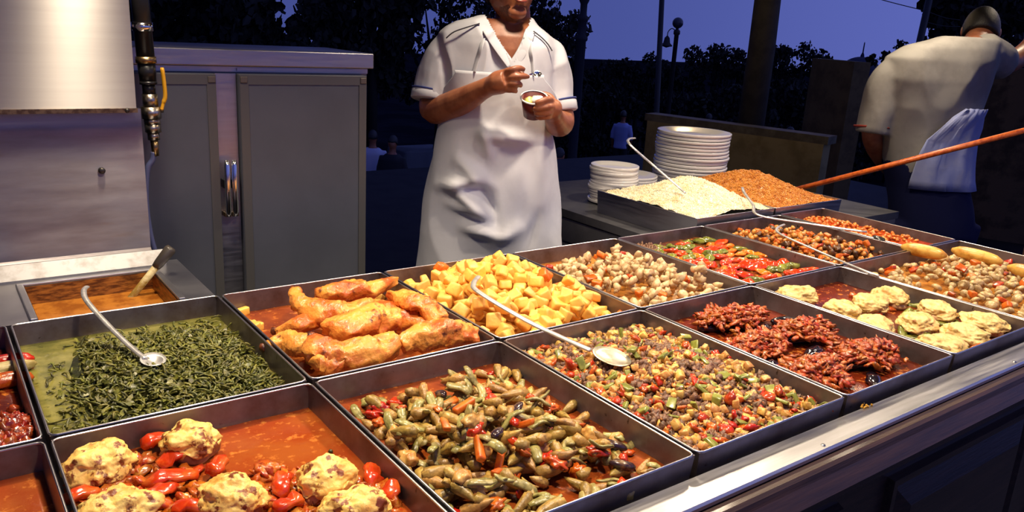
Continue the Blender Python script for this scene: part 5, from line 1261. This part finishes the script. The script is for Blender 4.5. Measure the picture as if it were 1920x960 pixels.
dm = Vector(dep(1611, 140, 60)); dz = lambda py: float(dep(1611, py, 60)[2])
dmh = thing('domed_building', 'distant domed building with a thin spire on the skyline', 'building', (dm.x, dm.y, GZ))
R_ = 37 * 60 / FPX
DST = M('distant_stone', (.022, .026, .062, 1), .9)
ob('drum', tmesh(lathe([(R_ * 1.3, 0), (R_ * 1.3, dz(150) - GZ), (R_ * 1.02, dz(146) - GZ), (R_ * 1.02, dz(138) - GZ)], 28), DST), dmh)
h1, h2 = dz(138) - GZ, dz(106) - GZ
ob('dome', tmesh(lathe([(R_ * math.cos(t), h1 + (h2 - h1) * math.sin(t)) for t in np.linspace(0, math.pi / 2, 10)], 28), DST), dmh)
ob('spire', tmesh(lathe([(.16, h2 - .05), (.12, h2 + .15), (.05, h2 + .3), (.04, dz(80) - GZ), (0, dz(78) - GZ)], 10), DST), dmh)

# passers-by
def passer(x, y, face, shirt, legs, label, gz=GZ, H=1.70):
    rt = thing('person', label, 'person', (x, y, gz), face, 'people in the street')
    s = H / 1.75
    sk = [([(v.x * .075 * s, v.y * .095 * s, 1.63 * s + v.z * .115 * s) for v in ICO[3][0]], ICO[3][1]),
          tube([(0, 0, 1.36 * s), (0, 0, 1.58 * s)], [.065 * s, .055 * s], 12),
          loft([ellring((0, 0, z * s), (1, 0, 0), (0, 1, 0), a * s, b * s, 20) for z, a, b in ((.85, .16, .11), (1.0, .145, .10), (1.2, .17, .115), (1.36, .18, .11), (1.44, .10, .08))])]
    for sd in (-1, 1):
        sk.append(tube([(sd * .17 * s, 0, 1.39 * s), (sd * .23 * s, .01, 1.12 * s), (sd * .24 * s, -.06 * s, .88 * s), (sd * .235 * s, -.08 * s, .78 * s)], [.05 * s, .045 * s, .032 * s, .03 * s], 10))
        sk.append(tube([(sd * .09 * s, 0, .92 * s), (sd * .10 * s, 0, .5 * s), (sd * .10 * s, .02 * s, .06 * s), (sd * .10 * s, -.1 * s, .03 * s)], [.085 * s, .058 * s, .042 * s, .035 * s], 10))
    ob('body', remesh(sk, .022, 2, SKIN), rt)
    sh_ = [loft([ellring((0, 0, z * s), (1, 0, 0), (0, 1, 0), (a + .018) * s, (b + .018) * s, 20) for z, a, b in ((.82, .17, .12), (1.0, .155, .11), (1.2, .175, .12), (1.36, .19, .115), (1.45, .10, .08))])]
    for sd in (-1, 1): sh_.append(tube([(sd * .16 * s, 0, 1.40 * s), (sd * .22 * s, .01, 1.2 * s), (sd * .235 * s, 0, 1.05 * s)], [.07 * s, .066 * s, .062 * s], 12))
    ob('shirt', remesh(sh_, .022, 2, shirt), rt)
    tr_ = [tube([(sd * .09 * s, 0, .95 * s), (sd * .10 * s, 0, .5 * s), (sd * .10 * s, 0, .05 * s)], [.105 * s, .08 * s, .065 * s], 12) for sd in (-1, 1)]
    ob('trousers', remesh(tr_, .022, 2, legs), rt)
    ob('hair', mk([(v.x * .081 * s, v.y * .101 * s + .008, 1.64 * s + max(v.z, .05 if v.y < -.2 else -.3) * .12 * s) for v in ICO[3][0]], ICO[3][1], HAIR), rt)
PB = M('pale_blue_shirt', (.30, .34, .62, 1), .8); DKC = M('dark_clothes', (.008, .008, .012, 1), .8); BLC = M('blue_clothes', (.05, .06, .22, 1), .8); WHC = M('dusk_white_shirt', (.45, .46, .60, 1), .8)
for px, yh, D, shm, lg, lb in ((1172, 186, 19, PB, DKC, 'passer-by in a pale blue shirt seen past the elbow of the cook'), (1058, 168, 12.2, BLC, DKC, 'passer-by in dark blue seen right behind the elbow of the cook'),
        (1332, 202, 19.5, PB, DKC, 'passer-by in pale blue above the tall plate stack'), (1409, 208, 20, PB, DKC, 'passer-by in pale blue at the foot of the timber post'), (1484, 226, 17.5, PB, DKC, 'slim passer-by in pale blue near the brown pier'), (1514, 222, 18.6, BLC, DKC, 'passer-by in dark blue near the brown pier'), (1540, 232, 16.2, WHC, DKC, 'passer-by in whitish blue in front of the brown pier'),
        (738, 160, 12.5, DKC, DKC, 'dark-clothed passer-by beside the cupboard and the cloth-covered table'), (700, 156, 13, WHC, DKC, 'passer-by in a pale shirt half hidden by the cupboard')):
    q = dep(px, yh, D); passer(q[0], q[1], random.uniform(0, 6), shm, lg, lb)
g = onz(785, 338, GZ - Z0)
tb = thing('terrace_table', 'street table under a pale hanging cloth behind the cook', 'table', (g[0], g[1], GZ))
ob('tabletop', box(-.55, .55, -.4, .4, .70, .73, DKC), tb)
for sx in (-1, 1):
    for sy in (-1, 1): ob('leg', box(sx * .5 - .02, sx * .5 + .02, sy * .35 - .02, sy * .35 + .02, 0, .70, DKC), tb)
V = []
for i, (e_, z) in enumerate(((0, .735), (.57, .735), (.585, .70), (.60, .55), (.62, .40), (.64, .28))):
    for k in range(64):
        t = 2 * math.pi * k / 64; c_, s_ = math.cos(t), math.sin(t); r = 1 / max(abs(c_), abs(s_) / .74) ; wv = 1 + (.03 * math.sin(t * 11) if i > 2 else 0)
        V.append((c_ * r * e_ * wv, s_ * r * e_ * wv, z))
tag(ob('tablecloth', mk(V, [(i * 64 + k, i * 64 + (k + 1) % 64, (i + 1) * 64 + (k + 1) % 64, (i + 1) * 64 + k) for i in range(5) for k in range(64)], M('dusk_cloth', (.10, .11, .13, 1), .9)), loc=(g[0], g[1], GZ)), 'pale cloth draped over the street table behind the cook', 'tablecloth')
